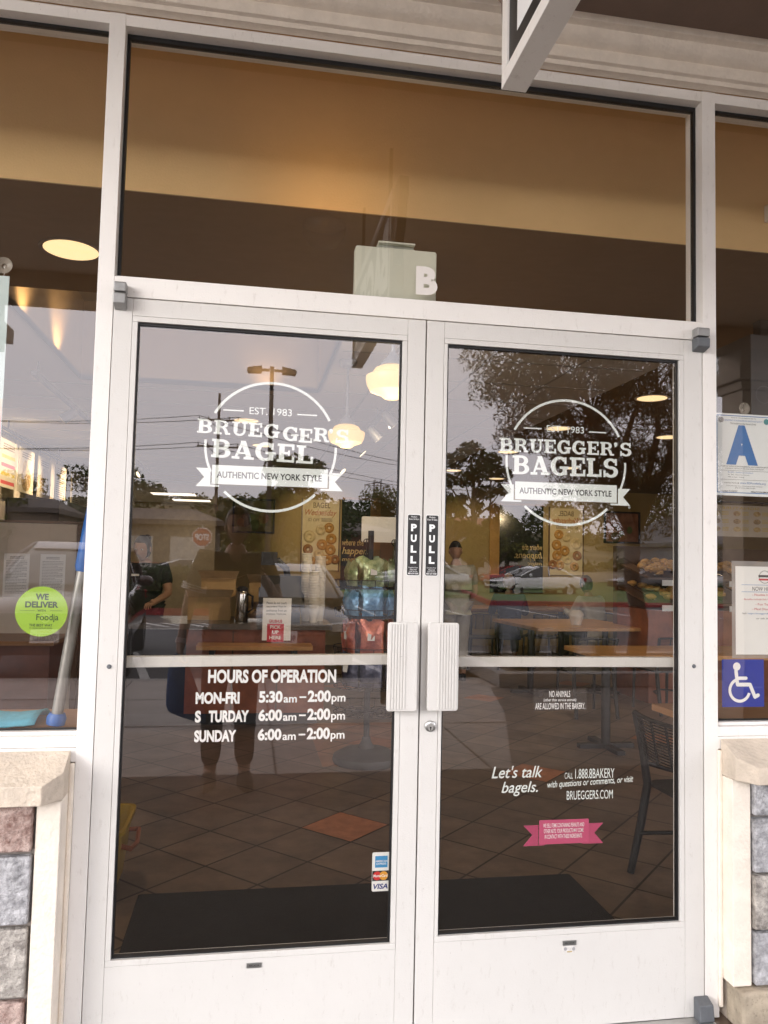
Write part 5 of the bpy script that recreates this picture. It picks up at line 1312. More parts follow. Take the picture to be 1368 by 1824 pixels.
# the person taking the picture: black short-sleeved shirt, dark trousers, navy bag hanging from the left hand
cx, yy = -.60, -2.63
J = {'pel': (cx, yy, .93), 'belly': (cx, yy, 1.08), 'chest': (cx, yy-.01, 1.27), 'neck0': (cx+.01, yy, 1.43), 'neck1': (cx+.01, yy+.01, 1.49), 'head': (cx+.015, yy+.03, 1.585),
     'shL': (cx-.185, yy, 1.375), 'elL': (cx-.265, yy-.01, 1.10), 'wrL': (cx-.300, yy+.06, .86), 'paL': (cx-.303, yy+.075, .80),
     'shR': (cx+.185, yy, 1.365), 'elR': (cx+.27, yy+.05, 1.13), 'wrR': (cx+.185, yy+.235, 1.265), 'paR': (cx+.155, yy+.285, 1.30),
     'hiL': (cx-.085, yy, .87), 'knL': (cx-.10, yy+.02, .48), 'anL': (cx-.105, yy-.01, .085), 'toL': (cx-.125, yy+.13, .045),
     'hiR': (cx+.085, yy, .87), 'knR': (cx+.095, yy+.02, .48), 'anR': (cx+.10, yy-.01, .085), 'toR': (cx+.125, yy+.13, .045)}
t, sh, M = figure('person in black shirt photographing the doors, navy bag in the lowered hand', J, (BLKC, CHAR, BLKC, HAIR), 0, -.10, 'short', loc=(cx, yy, 0), grip=((1, 0, 0), (0, -1, .3)), curls=(.9, .55))
b = MB(); ax = Vector(J['elL'])-Vector(J['shL']); e0 = Vector(J['shL'])+ax*.56
for k in range(3):
    c = e0+ax*.052*k; d = ax.normalized(); a = d.orthogonal().normalized(); q = d.cross(a); vs = []
    for dz in (0, .0085):
        vs += [c+d*dz+(a*math.cos(2*math.pi*i/20)+q*math.sin(2*math.pi*i/20))*.078 for i in range(20)]
    b.add(vs, [(i, (i+1) % 20, 20+(i+1) % 20, 20+i) for i in range(20)], 0, True)
b.build('sleeve_stripe', VWHITE, sh, fix=False)
w0 = Vector(J['elL']).lerp(Vector(J['wrL']), .86); w1 = Vector(J['elL']).lerp(Vector(J['wrL']), .97)
MB().tube([w0, w1], .036, 16).build('wristband', mat('pale_pink_band', (.75, .60, .58), .6), t)
t = thing('smartphone', 'phone held up by the person photographing the doors', 'phone', (-.475, -2.300, 1.25))
MB().prism(rrect(-.520, -.443, 1.253, 1.402, .010), -2.3045, -2.2965).build('phone_body', BLKP, t, bevel=.002)
b = MB()
for x, z in ((-.508, 1.388), (-.491, 1.388), (-.508, 1.369)): b.lathe((x, -2.2964, z), [(.007, 0), (.007, .0012), (.0055, .0014), (.0005, .0009)], 14, 0, 'y')
b.build('camera_lens', mat('lens_black', (.01, .01, .012), .08), t)
t = thing('tote_bag', 'navy cloth bag hanging from the photographing person\'s hand', 'bag', (cx-.30, yy+.07, .42))
x0 = cx-.305; y0 = yy+.075
vs = []
for z, hw, hd in ((.755, .050, .020), (.70, .070, .035), (.58, .098, .055), (.47, .118, .060), (.43, .110, .050)):
    sk = .055*(.75-z)/.3
    vs += [(x0+sk+a, y0+c, z-(a/hw)*.032*(.78-z)/.3) for a, c in [(hw*math.cos(2*math.pi*q/18), hd*math.sin(2*math.pi*q/18)) for q in range(18)]]
MB().add(vs, [(j*18+q, j*18+(q+1) % 18, (j+1)*18+(q+1) % 18, (j+1)*18+q) for j in range(4) for q in range(18)]+[tuple(range(17, -1, -1)), tuple(range(72, 90))], 0, True).build('bag_body', mat('navy_cloth', (.025, .09, .30), .8, var=.2, scale=20, bump=.4), t)
MB().tube([(x0-.04, y0, .75), (x0-.02, y0, .80), (x0, y0, .815), (x0+.02, y0, .80), (x0+.04, y0, .75)], .006, 8).build('strap', MATS['navy_cloth'], t)

# employee behind the counter, smiling and looking down to the left
cx, yy = -1.50, 5.70
J = {'pel': (cx, yy, .93), 'belly': (cx, yy-.02, 1.06), 'chest': (cx, yy-.05, 1.20), 'neck0': (cx-.01, yy-.07, 1.32), 'neck1': (cx-.015, yy-.09, 1.37), 'head': (cx-.03, yy-.13, 1.465),
     'shL': (cx+.17, yy-.04, 1.27), 'elL': (cx+.23, yy-.12, 1.03), 'wrL': (cx+.13, yy-.33, .96), 'paL': (cx+.10, yy-.39, .95), 'shR': (cx-.17, yy-.04, 1.27), 'elR': (cx-.24, yy-.14, 1.03), 'wrR': (cx-.16, yy-.36, .97), 'paR': (cx-.14, yy-.42, .96),
     'hiL': (cx+.085, yy+.02, .87), 'knL': (cx+.09, yy+.03, .48), 'anL': (cx+.09, yy, .085), 'toL': (cx+.10, yy-.13, .045), 'hiR': (cx-.085, yy+.02, .87), 'knR': (cx-.09, yy+.03, .48), 'anR': (cx-.09, yy, .085), 'toR': (cx-.10, yy-.13, .045)}
t, sh, M = figure('smiling employee with tied back dark hair and black shirt behind the counter', J, (BLKC, CHAR, BLKC, HAIR), R(180-18), -.32, 'bun', loc=(cx, yy, 0), grip=((0, 0, -1), (0, 0, -1)))
MB().box(cx-.115, cx-.045, yy-.192, yy-.186, 1.195, 1.215).build('name_tag', VWHITE, sh)

# customers seated and standing
SAGE = mat('sage_grey_cloth', (.33, .33, .26), .9, var=.12, scale=20, bump=.4, bscale=60)
cx, yy = 1.93, 6.75
J = {'pel': (cx, yy, .92), 'belly': (cx, yy+.01, 1.05), 'chest': (cx, yy+.03, 1.22), 'neck0': (cx, yy+.04, 1.38), 'neck1': (cx, yy+.05, 1.44), 'head': (cx, yy+.075, 1.535),
     'shL': (cx-.185, yy+.02, 1.31), 'elL': (cx-.245, yy+.05, 1.04), 'wrL': (cx-.20, yy+.25, .93), 'paL': (cx-.19, yy+.31, .93), 'shR': (cx+.185, yy+.02, 1.31), 'elR': (cx+.245, yy+.05, 1.04), 'wrR': (cx+.20, yy+.25, .93), 'paR': (cx+.19, yy+.31, .93),
     'hiL': (cx-.085, yy, .86), 'knL': (cx-.09, yy+.03, .47), 'anL': (cx-.09, yy, .085), 'toL': (cx-.10, yy+.13, .045), 'hiR': (cx+.085, yy, .86), 'knR': (cx+.09, yy+.03, .47), 'anR': (cx+.09, yy, .085), 'toR': (cx+.10, yy+.13, .045)}
figure('man in sage grey shirt and dark cap standing with his back to the doors', J, (SAGE, mat('stone_trousers', (.36, .34, .30), .9), BLKC, mat('black_cap', (.02, .02, .022), .7)), 0, -.15, 'cap', loc=(cx, yy, 0))
def seated(cx, yy, yaw_deg, label, cols, tilt=-.2, hair='short', gr=None):
    J = {'pel': (0, 0, .50), 'belly': (0, .02, .64), 'chest': (0, .07, .82), 'neck0': (0, .09, .98), 'neck1': (0, .10, 1.04), 'head': (0, .14, 1.135),
         'shL': (-.18, .06, .92), 'elL': (-.24, .16, .70), 'wrL': (-.17, .37, .78), 'paL': (-.14, .43, .79), 'shR': (.18, .06, .92), 'elR': (.24, .16, .70), 'wrR': (.17, .37, .78), 'paR': (.14, .43, .79),
         'hiL': (-.09, .06, .50), 'knL': (-.11, .44, .50), 'anL': (-.11, .42, .085), 'toL': (-.12, .55, .045), 'hiR': (.09, .06, .50), 'knR': (.11, .44, .50), 'anR': (.11, .42, .085), 'toR': (.12, .55, .045)}
    t, sh, M = figure(label, J, cols, 0, tilt, hair, loc=(0, 0, 0), long_sleeve=True, group=gr)
    t.location = (cx, yy, 0); t.rotation_euler = (0, 0, R(yaw_deg))
    return t
seated(3.05, 8.1, -15, 'person in navy top bent over the long wood table, seen from behind', (mat('navy_top', (.02, .04, .10), .9), CHAR, BLKC, mat('fair_hair', (.35, .22, .10), .6, var=.2)), -.5)
seated(4.12, 7.75, 20, 'person in pale grey jacket with dark hair seated at the far table', (mat('pale_grey_jacket', (.55, .54, .50), .8, var=.1, bump=.5, bscale=30), CHAR, BLKC, HAIR), -.2)
# ================================================================ OUTDOORS, SEEN IN THE GLASS
rnd = random.Random(21)
BARK = mat('grey_brown_bark', (.10, .075, .055), .95, var=.3, scale=12, bump=.8, bscale=30)
def leaf_mat(name, col, col2):
    m = bpy.data.materials.new(name); m.use_nodes = True; nt = m.node_tree; p = nt.nodes['Principled BSDF']
    g = nt.nodes.new('ShaderNodeNewGeometry'); rp = nt.nodes.new('ShaderNodeValToRGB')
    rp.color_ramp.elements[0].color = (*col, 1); rp.color_ramp.elements[1].color = (*col2, 1)
    nt.links.new(g.outputs['Random Per Island'], rp.inputs[0]); nt.links.new(rp.outputs[0], p.inputs['Base Color'])
    p.inputs['Roughness'].default_value = .6; p.inputs['Specular IOR Level'].default_value = .2
    MATS[name] = m; return m
OLIVE = leaf_mat('olive_leaf', (.040, .036, .014), (.105, .090, .042))
EUCL = leaf_mat('gum_leaf', (.030, .045, .016), (.075, .09, .032))
HEDG = leaf_mat('hedge_leaf', (.018, .040, .010), (.055, .085, .022))
OAKL = leaf_mat('dark_leaf', (.022, .040, .010), (.06, .085, .022))
YELL = leaf_mat('yellow_green_leaf', (.07, .085, .012), (.13, .13, .025))
GRSS = leaf_mat('grass_blade', (.05, .075, .02), (.16, .16, .065))
def leaves(mb, c, r, n, ln, wd, rn, droop=0.0):
    for _ in range(n):
        while True:
            p = Vector((rn.uniform(-1, 1), rn.uniform(-1, 1), rn.uniform(-1, 1)))
            if p.length <= 1: break
        p = Vector((c[0]+p.x*r[0], c[1]+p.y*r[1], c[2]+p.z*r[2]))
        d = Vector((rn.uniform(-1, 1), rn.uniform(-1, 1), rn.uniform(-1, 1)-droop)).normalized()
        q = d.orthogonal().normalized(); q = (q*math.cos(rn.random()*6.28)+d.cross(q)*math.sin(rn.random()*6.28))
        L = ln*rn.uniform(.6, 1.3); w = wd*rn.uniform(.7, 1.2)
        i = len(mb.v); mb.v += [tuple(p-d*L*.5), tuple(p+q*w*.5), tuple(p+d*L*.5), tuple(p-q*w*.5)]
        mb.f.append((i, i+1, i+2, i+3)); mb.m.append(0); mb.sm.append(False)
def tree(label, x, y, clumps, trunk, leafm, ln, wd, per, group=None, z0=-.14, cat='tree', name='tree', droop=0., rn=None):
    rn = rn or random.Random(int(abs(x*13+y*7)))
    t = thing(name, label, cat, (x, y, z0), group)
    b = MB()
    for pts, rr_ in trunk: b.tube(pts, rr_, 9)
    b.build('trunk', BARK, t, fix=False)
    b = MB()
    for c, r, k in clumps: leaves(b, c, r, int(per*k), ln, wd, rn, droop)
    b.build('crown', leafm, t, fix=False)
    return t

# near olive-like tree standing in the planter to the right; crown reaches over the walkway edge
rn = random.Random(77)
tx, ty = 3.55, -6.6
trunk = []; clumps = []
base = Vector((4.35, -7.0, .02))
tops = [Vector((4.30, -6.9, 2.3)), Vector((3.6, -6.6, 3.2)), Vector((2.95, -6.3, 3.75)), Vector((4.8, -6.7, 3.3)), Vector((5.5, -7.0, 3.2)), Vector((3.9, -7.6, 3.8)), Vector((4.9, -7.6, 4.2)), Vector((2.75, -6.5, 3.95)), Vector((4.2, -6.2, 3.9))]
fork = Vector((4.30, -6.95, 1.75))
trunk.append(([base, Vector((4.42, -7.0, .7)), Vector((4.28, -6.95, 1.3)), fork], [.13, .11, .10, .09]))
trunk.append(([Vector((5.0, -6.9, .02)), Vector((4.85, -6.85, 1.0)), Vector((4.95, -6.8, 1.7)), Vector((5.2, -6.8, 2.5)), Vector((5.4, -6.9, 3.1))], [.10, .09, .08, .06, .03]))
for tp in tops:
    mid = fork.lerp(tp, .5)+Vector((rn.uniform(-.2, .2), rn.uniform(-.2, .2), rn.uniform(.0, .25)))
    trunk.append(([fork, mid, tp], [.06, .04, .016]))
    for _ in range(16):
        e = tp+Vector((rn.gauss(0, .44), rn.gauss(0, .42), rn.gauss(.0, .34)))
        if e.z < 3.45-(e.x-2.3)*1.1: e.z = 3.45-(e.x-2.3)*1.1+rn.random()*.3
        trunk.append(([tp.lerp(mid, rn.random()*.5), tp.lerp(e, .55)+Vector((0, 0, .06)), e], [.010, .006, .003]))
        clumps.append((e, (.27, .27, .21), 1.0))
for _ in range(40):      # hanging sprays along the outer edge
    a = rn.uniform(2.3, 5.7); e = Vector((a, rn.uniform(-7.2, -6.0), max(2.15+rn.random()*.9, 3.55-(a-2.3)*1.1)))
    s = min(tops, key=lambda q: (q-e).length)
    trunk.append(([s, s.lerp(e, .5)+Vector((0, 0, .15)), e], [.012, .008, .003]))
    clumps.append((e, (.20, .20, .24), .7))
tree('slender leaved grey green tree rising from the planter, two leaning trunks', 4.35, -7.0, clumps, trunk, OLIVE, .085, .015, 330, z0=0, rn=rn, droop=.5)

# planter with a low wall, soil, tufts of ornamental grass
b = MB().box(2.30, 7.5, -6.40, -6.20, 0.003, .16).box(2.30, 2.46, -8.2, -6.40, .003, .16).box(2.30, 7.5, -8.4, -8.2, -.125, .16)
t = thing('planter', 'long low concrete planter bed holding grasses and the slender tree', 'planter', (4.9, -7.2, 0))
b.build('kerb_wall', KERB, t, bevel=.01); MB().box(2.461, 7.5, -8.199, -6.401, -.12, .10).build('soil', SOIL, t)
for i, (x, y, s) in enumerate(((2.75, -6.75, 1.0), (3.25, -6.65, 1.1), (3.8, -6.7, .9), (3.1, -7.3, 1.0), (4.9, -6.6, .8), (5.6, -6.8, .9), (2.7, -7.6, .9), (3.7, -7.6, .8), (6.2, -6.7, .9))):
    b = MB()
    for _ in range(170):
        a = rnd.uniform(0, 6.28); L = s*rnd.uniform(.45, .80); lean = rnd.uniform(.15, .75)
        p0 = Vector((x+rnd.gauss(0, .05), y+rnd.gauss(0, .05), .10)); d = Vector((math.cos(a), math.sin(a), 0)); q = Vector((-d.y, d.x, 0))*.0035
        p1 = p0+d*L*lean*.35+Vector((0, 0, L*.62)); p2 = p0+d*L*lean+Vector((0, 0, L*(.95-.45*lean)))
        b.add([p0-q, p0+q, p1+q*.8, p1-q*.8], [(0, 1, 2, 3)]).add([p1-q*.8, p1+q*.8, p2], [(0, 1, 2)])
    pos = ('at the planter corner nearest the doors', 'second from the planter corner', 'third from the planter corner', 'behind the second tuft', 'right of the near tree trunk', 'farther right of the tree trunks', 'at the back corner of the planter', 'at the back beside the tree', 'last one to the right')[i]
    tag(b.build('ornamental_grass', GRSS, loc=(x, y, .1), fix=False), 'tuft of long arching ornamental grass '+pos, 'grass tuft', 'grass tufts in the planter')
# clay coloured low shrubs beyond
def shrub_box(x0, x1, y0, y1, z1, n, label, m=HEDG, name='hedge', z0=-.12):
    t = thing(name, label, name, ((x0+x1)/2, (y0+y1)/2, z0))
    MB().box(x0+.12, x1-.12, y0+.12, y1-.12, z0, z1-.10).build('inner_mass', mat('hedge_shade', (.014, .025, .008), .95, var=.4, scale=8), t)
    b = MB(); rn_ = random.Random(int(x0*10+n))
    for _ in range(n):
        f = rn_.randrange(4)
        p = [rn_.uniform(x0, x1), rn_.uniform(y0, y1), rn_.uniform(z0, z1)]
        if f == 0: p[2] = z1+rn_.gauss(0, .05)
        elif f == 1: p[1] = y1+rn_.gauss(0, .05)
        elif f == 2: p[0] = rn_.choice((x0, x1))+rn_.gauss(0, .05)
        else: p[1] = y1+rn_.gauss(-.05, .06)
        leaves(b, p, (.05, .05, .05), 1, .11, .06, rn_)
    b.build('foliage', m, t, fix=False)
    return t
# raised island on the left with red kerb, hedges
b = MB().box(-14, -.2, -20.6, -18.9, -.128, .02); S_(b.build('kerb_island', SOIL))
b = MB().box(-14.2, -.05, -18.9, -18.72, -.128, .04).box(-.2, -.05, -22, -18.9, -.128, .04); S_(b.build('red_kerb', REDK))
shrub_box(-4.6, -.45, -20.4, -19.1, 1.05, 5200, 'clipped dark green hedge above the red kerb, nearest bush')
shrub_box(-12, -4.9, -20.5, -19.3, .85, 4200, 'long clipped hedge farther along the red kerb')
# right island: lawn with a red kerb running back
vs = [(8.3, -25.5), (60, -25.5), (60, -62), (13.5, -62), (12.0, -46), (9.6, -32)]
b = MB().prism(vs, -.128, .03, 'z'); tag(b.build('lawn', LAWN), kind='structure')
ks = [(8.15, -25.35), (60, -25.35), (60, -25.5), (8.3, -25.5), (9.6, -32), (12.0, -46), (13.5, -62), (13.2, -62), (11.7, -46), (9.4, -32)]
b = MB().prism(ks, -.127, .045, 'z'); S_(b.build('red_kerb', REDK))
b = MB().box(-.5, 9, -34.5, -30.5, -.128, .03); tag(b.build('lawn', LAWN), kind='structure')

# ---- cars
CARG = mat('car_window', (.012, .014, .016), .06, spec=.8)
TYRE = mat('tyre_rubber', (.015, .015, .016), .85, var=.2)
def car(label, x, y, rz, paint, plate=None, kind='sedan', emblem=True, group=None, cat='car'):
    t = thing('parked_car', label, cat, (0, 0, 0), group)
    # nose towards +y; the body is swept from cross-sections
    suv = kind == 'suv'
    L = 2.35; W_ = .92; zb = .32
    st = [(-2.35, .60, .72), (-2.28, .45, .98), (-2.0, .34, 1.03), (-1.2, .32, 1.05), (0, .30, 1.02), (.9, .30, .98), (1.7, .32, .90), (2.15, .36, .78), (2.33, .42, .62)]
    if suv: st = [(-2.35, .60, .80), (-2.28, .48, 1.08), (-2.0, .38, 1.16), (-1.2, .36, 1.18), (0, .34, 1.16), (.9, .34, 1.12), (1.7, .36, 1.03), (2.18, .40, .92), (2.33, .46, .74)]
    vs = []; n = 10
    for yy, z0, z1 in st:
        k = 1-.10*(abs(yy)/2.35)**4
        w = W_*k
        for u, v in ((-.90, 0), (-1, .18), (-1.0, .55), (-.95, .85), (-.80, 1), (.80, 1), (.95, .85), (1.0, .55), (1, .18), (.90, 0)): vs.append((u*w, yy, z0+(z1-z0)*v))
    fs = [(j*n+k, j*n+(k+1) % n, (j+1)*n+(k+1) % n, (j+1)*n+k) for j in range(len(st)-1) for k in range(n)]+[tuple(range(n)), tuple(range(len(st)*n-1, (len(st)-1)*n-1, -1))]
    bd = MB().add(vs, fs, 0, True).build('body', paint, t)
    s2 = bd.modifiers.new('sub', 'SUBSURF'); s2.levels = 1; s2.render_levels = 2
    top = 1.70 if suv else 1.45
    cab = [(-2.0 if suv else -1.75, .88), (-1.55 if suv else -1.0, top-.05), (-.9 if suv else -.55, top), (.10, top-.02), (.55, top-.16), (1.15, 1.00 if not suv else 1.14)]
    zc = 1.10 if suv else .98
    vs = []; m_ = 6
    for yy, z in cab:
        q = min(1, (z-zc)/(top-zc)+.0) if z > zc else 0; hw = .80-.20*q
        for u, v in ((-.82, zc-.06), (-hw-.01, zc+(z-zc)*.8 if z > zc else zc-.05), (-hw*.86, max(z, zc-.04)), (hw*.86, max(z, zc-.04)), (hw+.01, zc+(z-zc)*.8 if z > zc else zc-.05), (.82, zc-.06)): vs.append((u, yy, v))
    fs = [(j*m_+k, j*m_+(k+1) % m_, (j+1)*m_+(k+1) % m_, (j+1)*m_+k) for j in range(5) for k in range(m_)]+[tuple(range(m_)), tuple(range(6*m_-1, 5*m_-1, -1))]
    g = MB().add(vs, fs, 0, True).build('windows', CARG, t)
    roof = MB()
    rv = [(-.50, cab[1][0], cab[1][1]+.004), (.50, cab[1][0], cab[1][1]+.004), (.53, cab[2][0], top+.012), (.53, cab[3][0], top-.008), (.50, cab[4][0]-.1, cab[4][1]+.055), (-.50, cab[4][0]-.1, cab[4][1]+.055), (-.53, cab[3][0], top-.008), (-.53, cab[2][0], top+.012)]
    roof.add(rv+[(p[0], p[1], p[2]-.03) for p in rv], [(0, 1, 2, 7), (7, 2, 3, 6), (6, 3, 4, 5), (0, 8, 9, 1), (1, 9, 10, 2), (2, 10, 11, 3), (3, 11, 12, 4), (4, 12, 13, 5), (5, 13, 14, 6), (6, 14, 15, 7), (7, 15, 8, 0)])
    for s in (-1, 1):
        roof.tube([(s*.80, 1.18, zc+.02), (s*.66, .55, cab[4][1]-.02), (s*.56, .08, top-.035)], .030, 6).tube([(s*.80, cab[0][0]+.05, zc), (s*.63, cab[1][0], top-.08)], .05, 6).tube([(s*.79, -.35, zc+.01), (s*.60, -.38, top-.04)], .03, 6)
    roof.build('roof', paint, t)
    for sx in (-1, 1):
        for yy in (-1.42, 1.42):
            w = MB().lathe((sx*.80, yy, .33), [(.18, -.09), (.30, -.10), (.335, -.07), (.335, .07), (.30, .10), (.18, .09)], 26, 0, 'x').build('wheel', TYRE, t)
            b = MB().lathe((sx*.80, yy, .33), [(.0005, sx*.075), (.05, sx*.085), (.10, sx*.07), (.19, sx*.088), (.20, sx*.06)], 22, 0, 'x'); b.build('rim', SILVER, w)
        MB().prism([(sx*.52, .73 if not suv else .82), (sx*.86, .76 if not suv else .86), (sx*.84, .64 if not suv else .70), (sx*.56, .64 if not suv else .71)], 2.08, 2.30, 'y').build('headlight', mat('lamp_cover', (.55, .56, .57), .1, spec=.8), t, bevel=.01)
        MB().ell((sx*1.0, .78, 1.04 if not suv else 1.18), (.11, .06, .075), 12).build('wing_mirror', paint, t)
        MB().box(sx*.62, sx*.86, -2.345, -2.20, .80, .93) if False else None
        MB().prism([(sx*.55, .78), (sx*.86, .78), (sx*.86, .94), (sx*.60, .92)], -2.36, -2.22, 'y').build('tail_light', mat('tail_red', (.35, .02, .02), .2), t, bevel=.01)
    MB().prism([(-.50, .70 if suv else .60), (.50, .70 if suv else .60), (.56, .84 if suv else .72), (-.56, .84 if suv else .72)], 2.20, 2.352, 'y').build('grille', BLKP, t, bevel=.01)
    MB().prism([(-.62, .36), (.62, .36), (.66, .48), (-.66, .48)], 2.18, 2.345, 'y').build('lower_intake', BLKP, t)
    if emblem: MB().lathe((0, 2.36, .78 if suv else .665), [(.045, 0), (.050, .004), (.045, .008), (.036, .006), (.036, .002), (.045, 0)], 20, 0, 'y').build('emblem', SILVER, t)
    if plate:
        b = MB().box(-.155, .155, 2.352, 2.360, .50, .655, 0)
        b.text(plate, -.135, .135, .525, .600, 'back', 2.362, 1, .02); b.text('California', -.075, .075, .618, .645, 'back', 2.362, 2, 0, .3)
        b.build('number_plate', [VWHITE, mat('plate_blue', (.03, .05, .16), .5), REDI], t)
    t.location = (x, y, -.13); t.rotation_euler = (0, 0, rz)
    return t
DKP = mat('charcoal_car_paint', (.035, .037, .042), .22, .4, var=.05, coat=1.0)
SLP = mat('silver_car_paint', (.42, .43, .45), .28, .7, var=.04, coat=1.0)
WHP = mat('white_car_paint', (.78, .78, .77), .25, var=.02, coat=1.0)
MRP = mat('dark_red_car_paint', (.055, .020, .018), .22, .3, var=.05, coat=1.0)
car('dark car with California plate parked nose-in opposite the left pane', -2.95, -9.5, R(-4), MRP, '9XZBLL7', 'suv')
car('charcoal car with round emblem parked nose-in behind the photographing person', .02, -9.6, R(2), DKP, '9EFR773')
car('white saloon car parked side-on beyond the clipped hedge', -2.6, -23.2, R(90), WHP, None, 'sedan', False, 'cars beyond the kerb islands')
car('dark hatchback parked behind the white saloon at the left', -1.6, -27.5, R(92), DKP, None, 'sedan', False, 'cars beyond the kerb islands')
car('white coupe parked side-on beyond the red kerb on the right', 13.0, -33.5, R(80), WHP, None, 'sedan', False, 'cars beyond the kerb islands')
car('white saloon parked left of the coupe on the right', 8.2, -36.5, R(85), SLP, None, 'sedan', False, 'cars beyond the kerb islands')
car('white van-like car far back on the right', 9.5, -44, R(90), WHP, None, 'suv', False, 'cars beyond the kerb islands')
car('dark car parked far right beyond the lawn', 22.5, -40, R(90), DKP, None, 'sedan', False, 'cars beyond the kerb islands')
car('silver car parked far right next to the dark one', 27.5, -42, R(90), SLP, None, 'suv', False, 'cars beyond the kerb islands')
car('red car at the far side of the lot', 16.5, -47, R(90), mat('red_car_paint', (.40, .03, .03), .25, var=.03, coat=1.0), None, 'sedan', False, 'cars beyond the kerb islands')

# ---- street furniture
POLEM = mat('bronze_pole_paint', (.04, .03, .022), .6, var=.1)
t = thing('parking_light', 'tall bronze parking lot lamp with two flat heads', 'lamp post', (.10, -24.3, -.13))
MB().tube([(.10, -24.3, .5), (.05, -24.3, 7.95)], [.085, .07], 10).build('pole', POLEM, t)
MB().lathe((.10, -24.3, -.13), [(.28, 0), (.28, .62), (.26, .64), (.0005, .64)], 20).build('footing', KERB, t)
for s in (-1, 1):
    MB().box(min(.05+s*.08, .05+s*.34), max(.05+s*.08, .05+s*.34), -24.34, -24.26, 7.78, 7.86).build('arm', POLEM, t)
    MB().prism([(.05+s*.34, 7.72), (.05+s*.80, 7.70), (.05+s*.84, 7.78), (.05+s*.80, 7.86), (.05+s*.34, 7.94)], -24.46, -24.14, 'y').build('lamp_head', POLEM, t, bevel=.01)
t = thing('stop_sign', 'red octagonal STOP sign on a grey post', 'traffic sign', (-2.28, -27.7, -.12))
MB().box(-2.31, -2.25, -27.78, -27.73, -.13, 2.6).build('post', ALU, t)
r_ = .38; zc = 2.15
oc = lambda q: [(-2.28+q*math.cos(R(22.5+45*k)), zc+q*math.sin(R(22.5+45*k))) for k in range(8)]
MB().prism(oc(r_), -27.725, -27.715).build('plate', VWHITE, t); b = MB().poly([(-p, q) for p, q in oc(r_-.025)], 'back', -27.712, 0); b.text('STOP', 2.28-.25, 2.28+.25, zc-.12, zc+.12, 'back', -27.709, 1, .03); b.build('face', [mat('sign_red', (.34, .015, .02), .5), VWHITE], t)
TIMB = mat('weathered_pole_wood', (.10, .075, .055), .9, var=.2)
WIRE = mat('dark_wire', (.04, .04, .042), .7)
def utility(x, y, h, label):
    t = thing('utility_pole', label, 'utility pole', (x, y, -.16), 'utility poles with power lines')
    MB().tube([(x, y, -.16), (x, y, h)], [.20, .13], 8).build('pole', TIMB, t)
    for z, w in ((h-2.8, 2.1), (h-5.6, 2.1)):
        MB().box(x-w, x+w, y-.07, y+.07, z-.08, z+.08).build('crossarm', TIMB, t)
        b = MB()
        for k in (-.95, -.5, .5, .95): b.tube([(x+w*k, y, z+.08), (x+w*k, y, z+.40)], .06, 6)
        for s in (-1, 1): b.tube([(x, y+.1, z-.9), (x+s*w*.5, y+.1, z-.06)], .04, 5)
        b.build('insulator', WIRE, t)
    return t
U = [(-4.1, -80, 18.5), (-48, -84, 18.5), (38, -120, 18.5)]
for (x, y, h), l in zip(U, ('timber utility pole with two crossarms left of centre', 'timber utility pole far to the left', 'timber utility pole far to the right')): utility(x, y, h, l)
t = thing('power_line', 'sagging power lines strung between the utility poles', 'power line', (0, -90, 15))
for (a, c) in ((1, 0), (0, 2)):
    for zz in (2.4, 5.2):
        for k in (-.95, .95):
            b = MB(); A = Vector((U[a][0]+2.1*k, U[a][1], U[a][2]-zz)); B_ = Vector((U[c][0]+2.1*k, U[c][1], U[c][2]-zz))
            b.tube([A.lerp(B_, q/14)-Vector((0, 0, 1.3*4*(q/14)*(1-q/14))) for q in range(15)], .035, 5); b.build('wire', WIRE, t)
STL = mat('galvanised_lattice', (.16, .16, .17), .6, .3)
def pylon(x, y, h, label):
    t = thing('transmission_tower', label, 'pylon', (x, y, -.16)); b = MB()
    w0, w1 = 3.2, .9; L_ = 9
    def P(i, sx, sy):
        q = i/L_; w = w0+(w1-w0)*min(1, q*1.25); return Vector((x+sx*w, y+sy*w, -.16+h*q))
    for i in range(L_):
        for sx in (-1, 1):
            for sy in (-1, 1): b.tube([P(i, sx, sy), P(i+1, sx, sy)], .10, 5)
        for s in (-1, 1):
            b.tube([P(i, -1, s), P(i+1, 1, s)], .05, 4).tube([P(i, 1, s), P(i+1, -1, s)], .05, 4).tube([P(i, -1, s), P(i, 1, s)], .05, 4).tube([P(i, s, -1), P(i+1, s, 1)], .05, 4).tube([P(i, s, 1), P(i+1, s, -1)], .05, 4)
    b.build('lattice_body', STL, t)
    for z, w in ((.80, 5.2), (.93, 3.6)):
        b = MB(); zz = h*z
        for s in (-1, 1): b.tube([(x-w, y, zz), (x, y+s*.6, zz+.9), (x+w, y, zz)], .09, 5).tube([(x-w, y, zz), (x+w, y, zz)], .09, 5)
        for k in (-.95, -.5, .5, .95): b.tube([(x+w*k, y, zz), (x+w*k, y, zz-1.3)], .10, 5)
        b.build('crossarm', STL, t)
pylon(33.0, -205, 23.5, 'grey lattice transmission tower on the skyline')

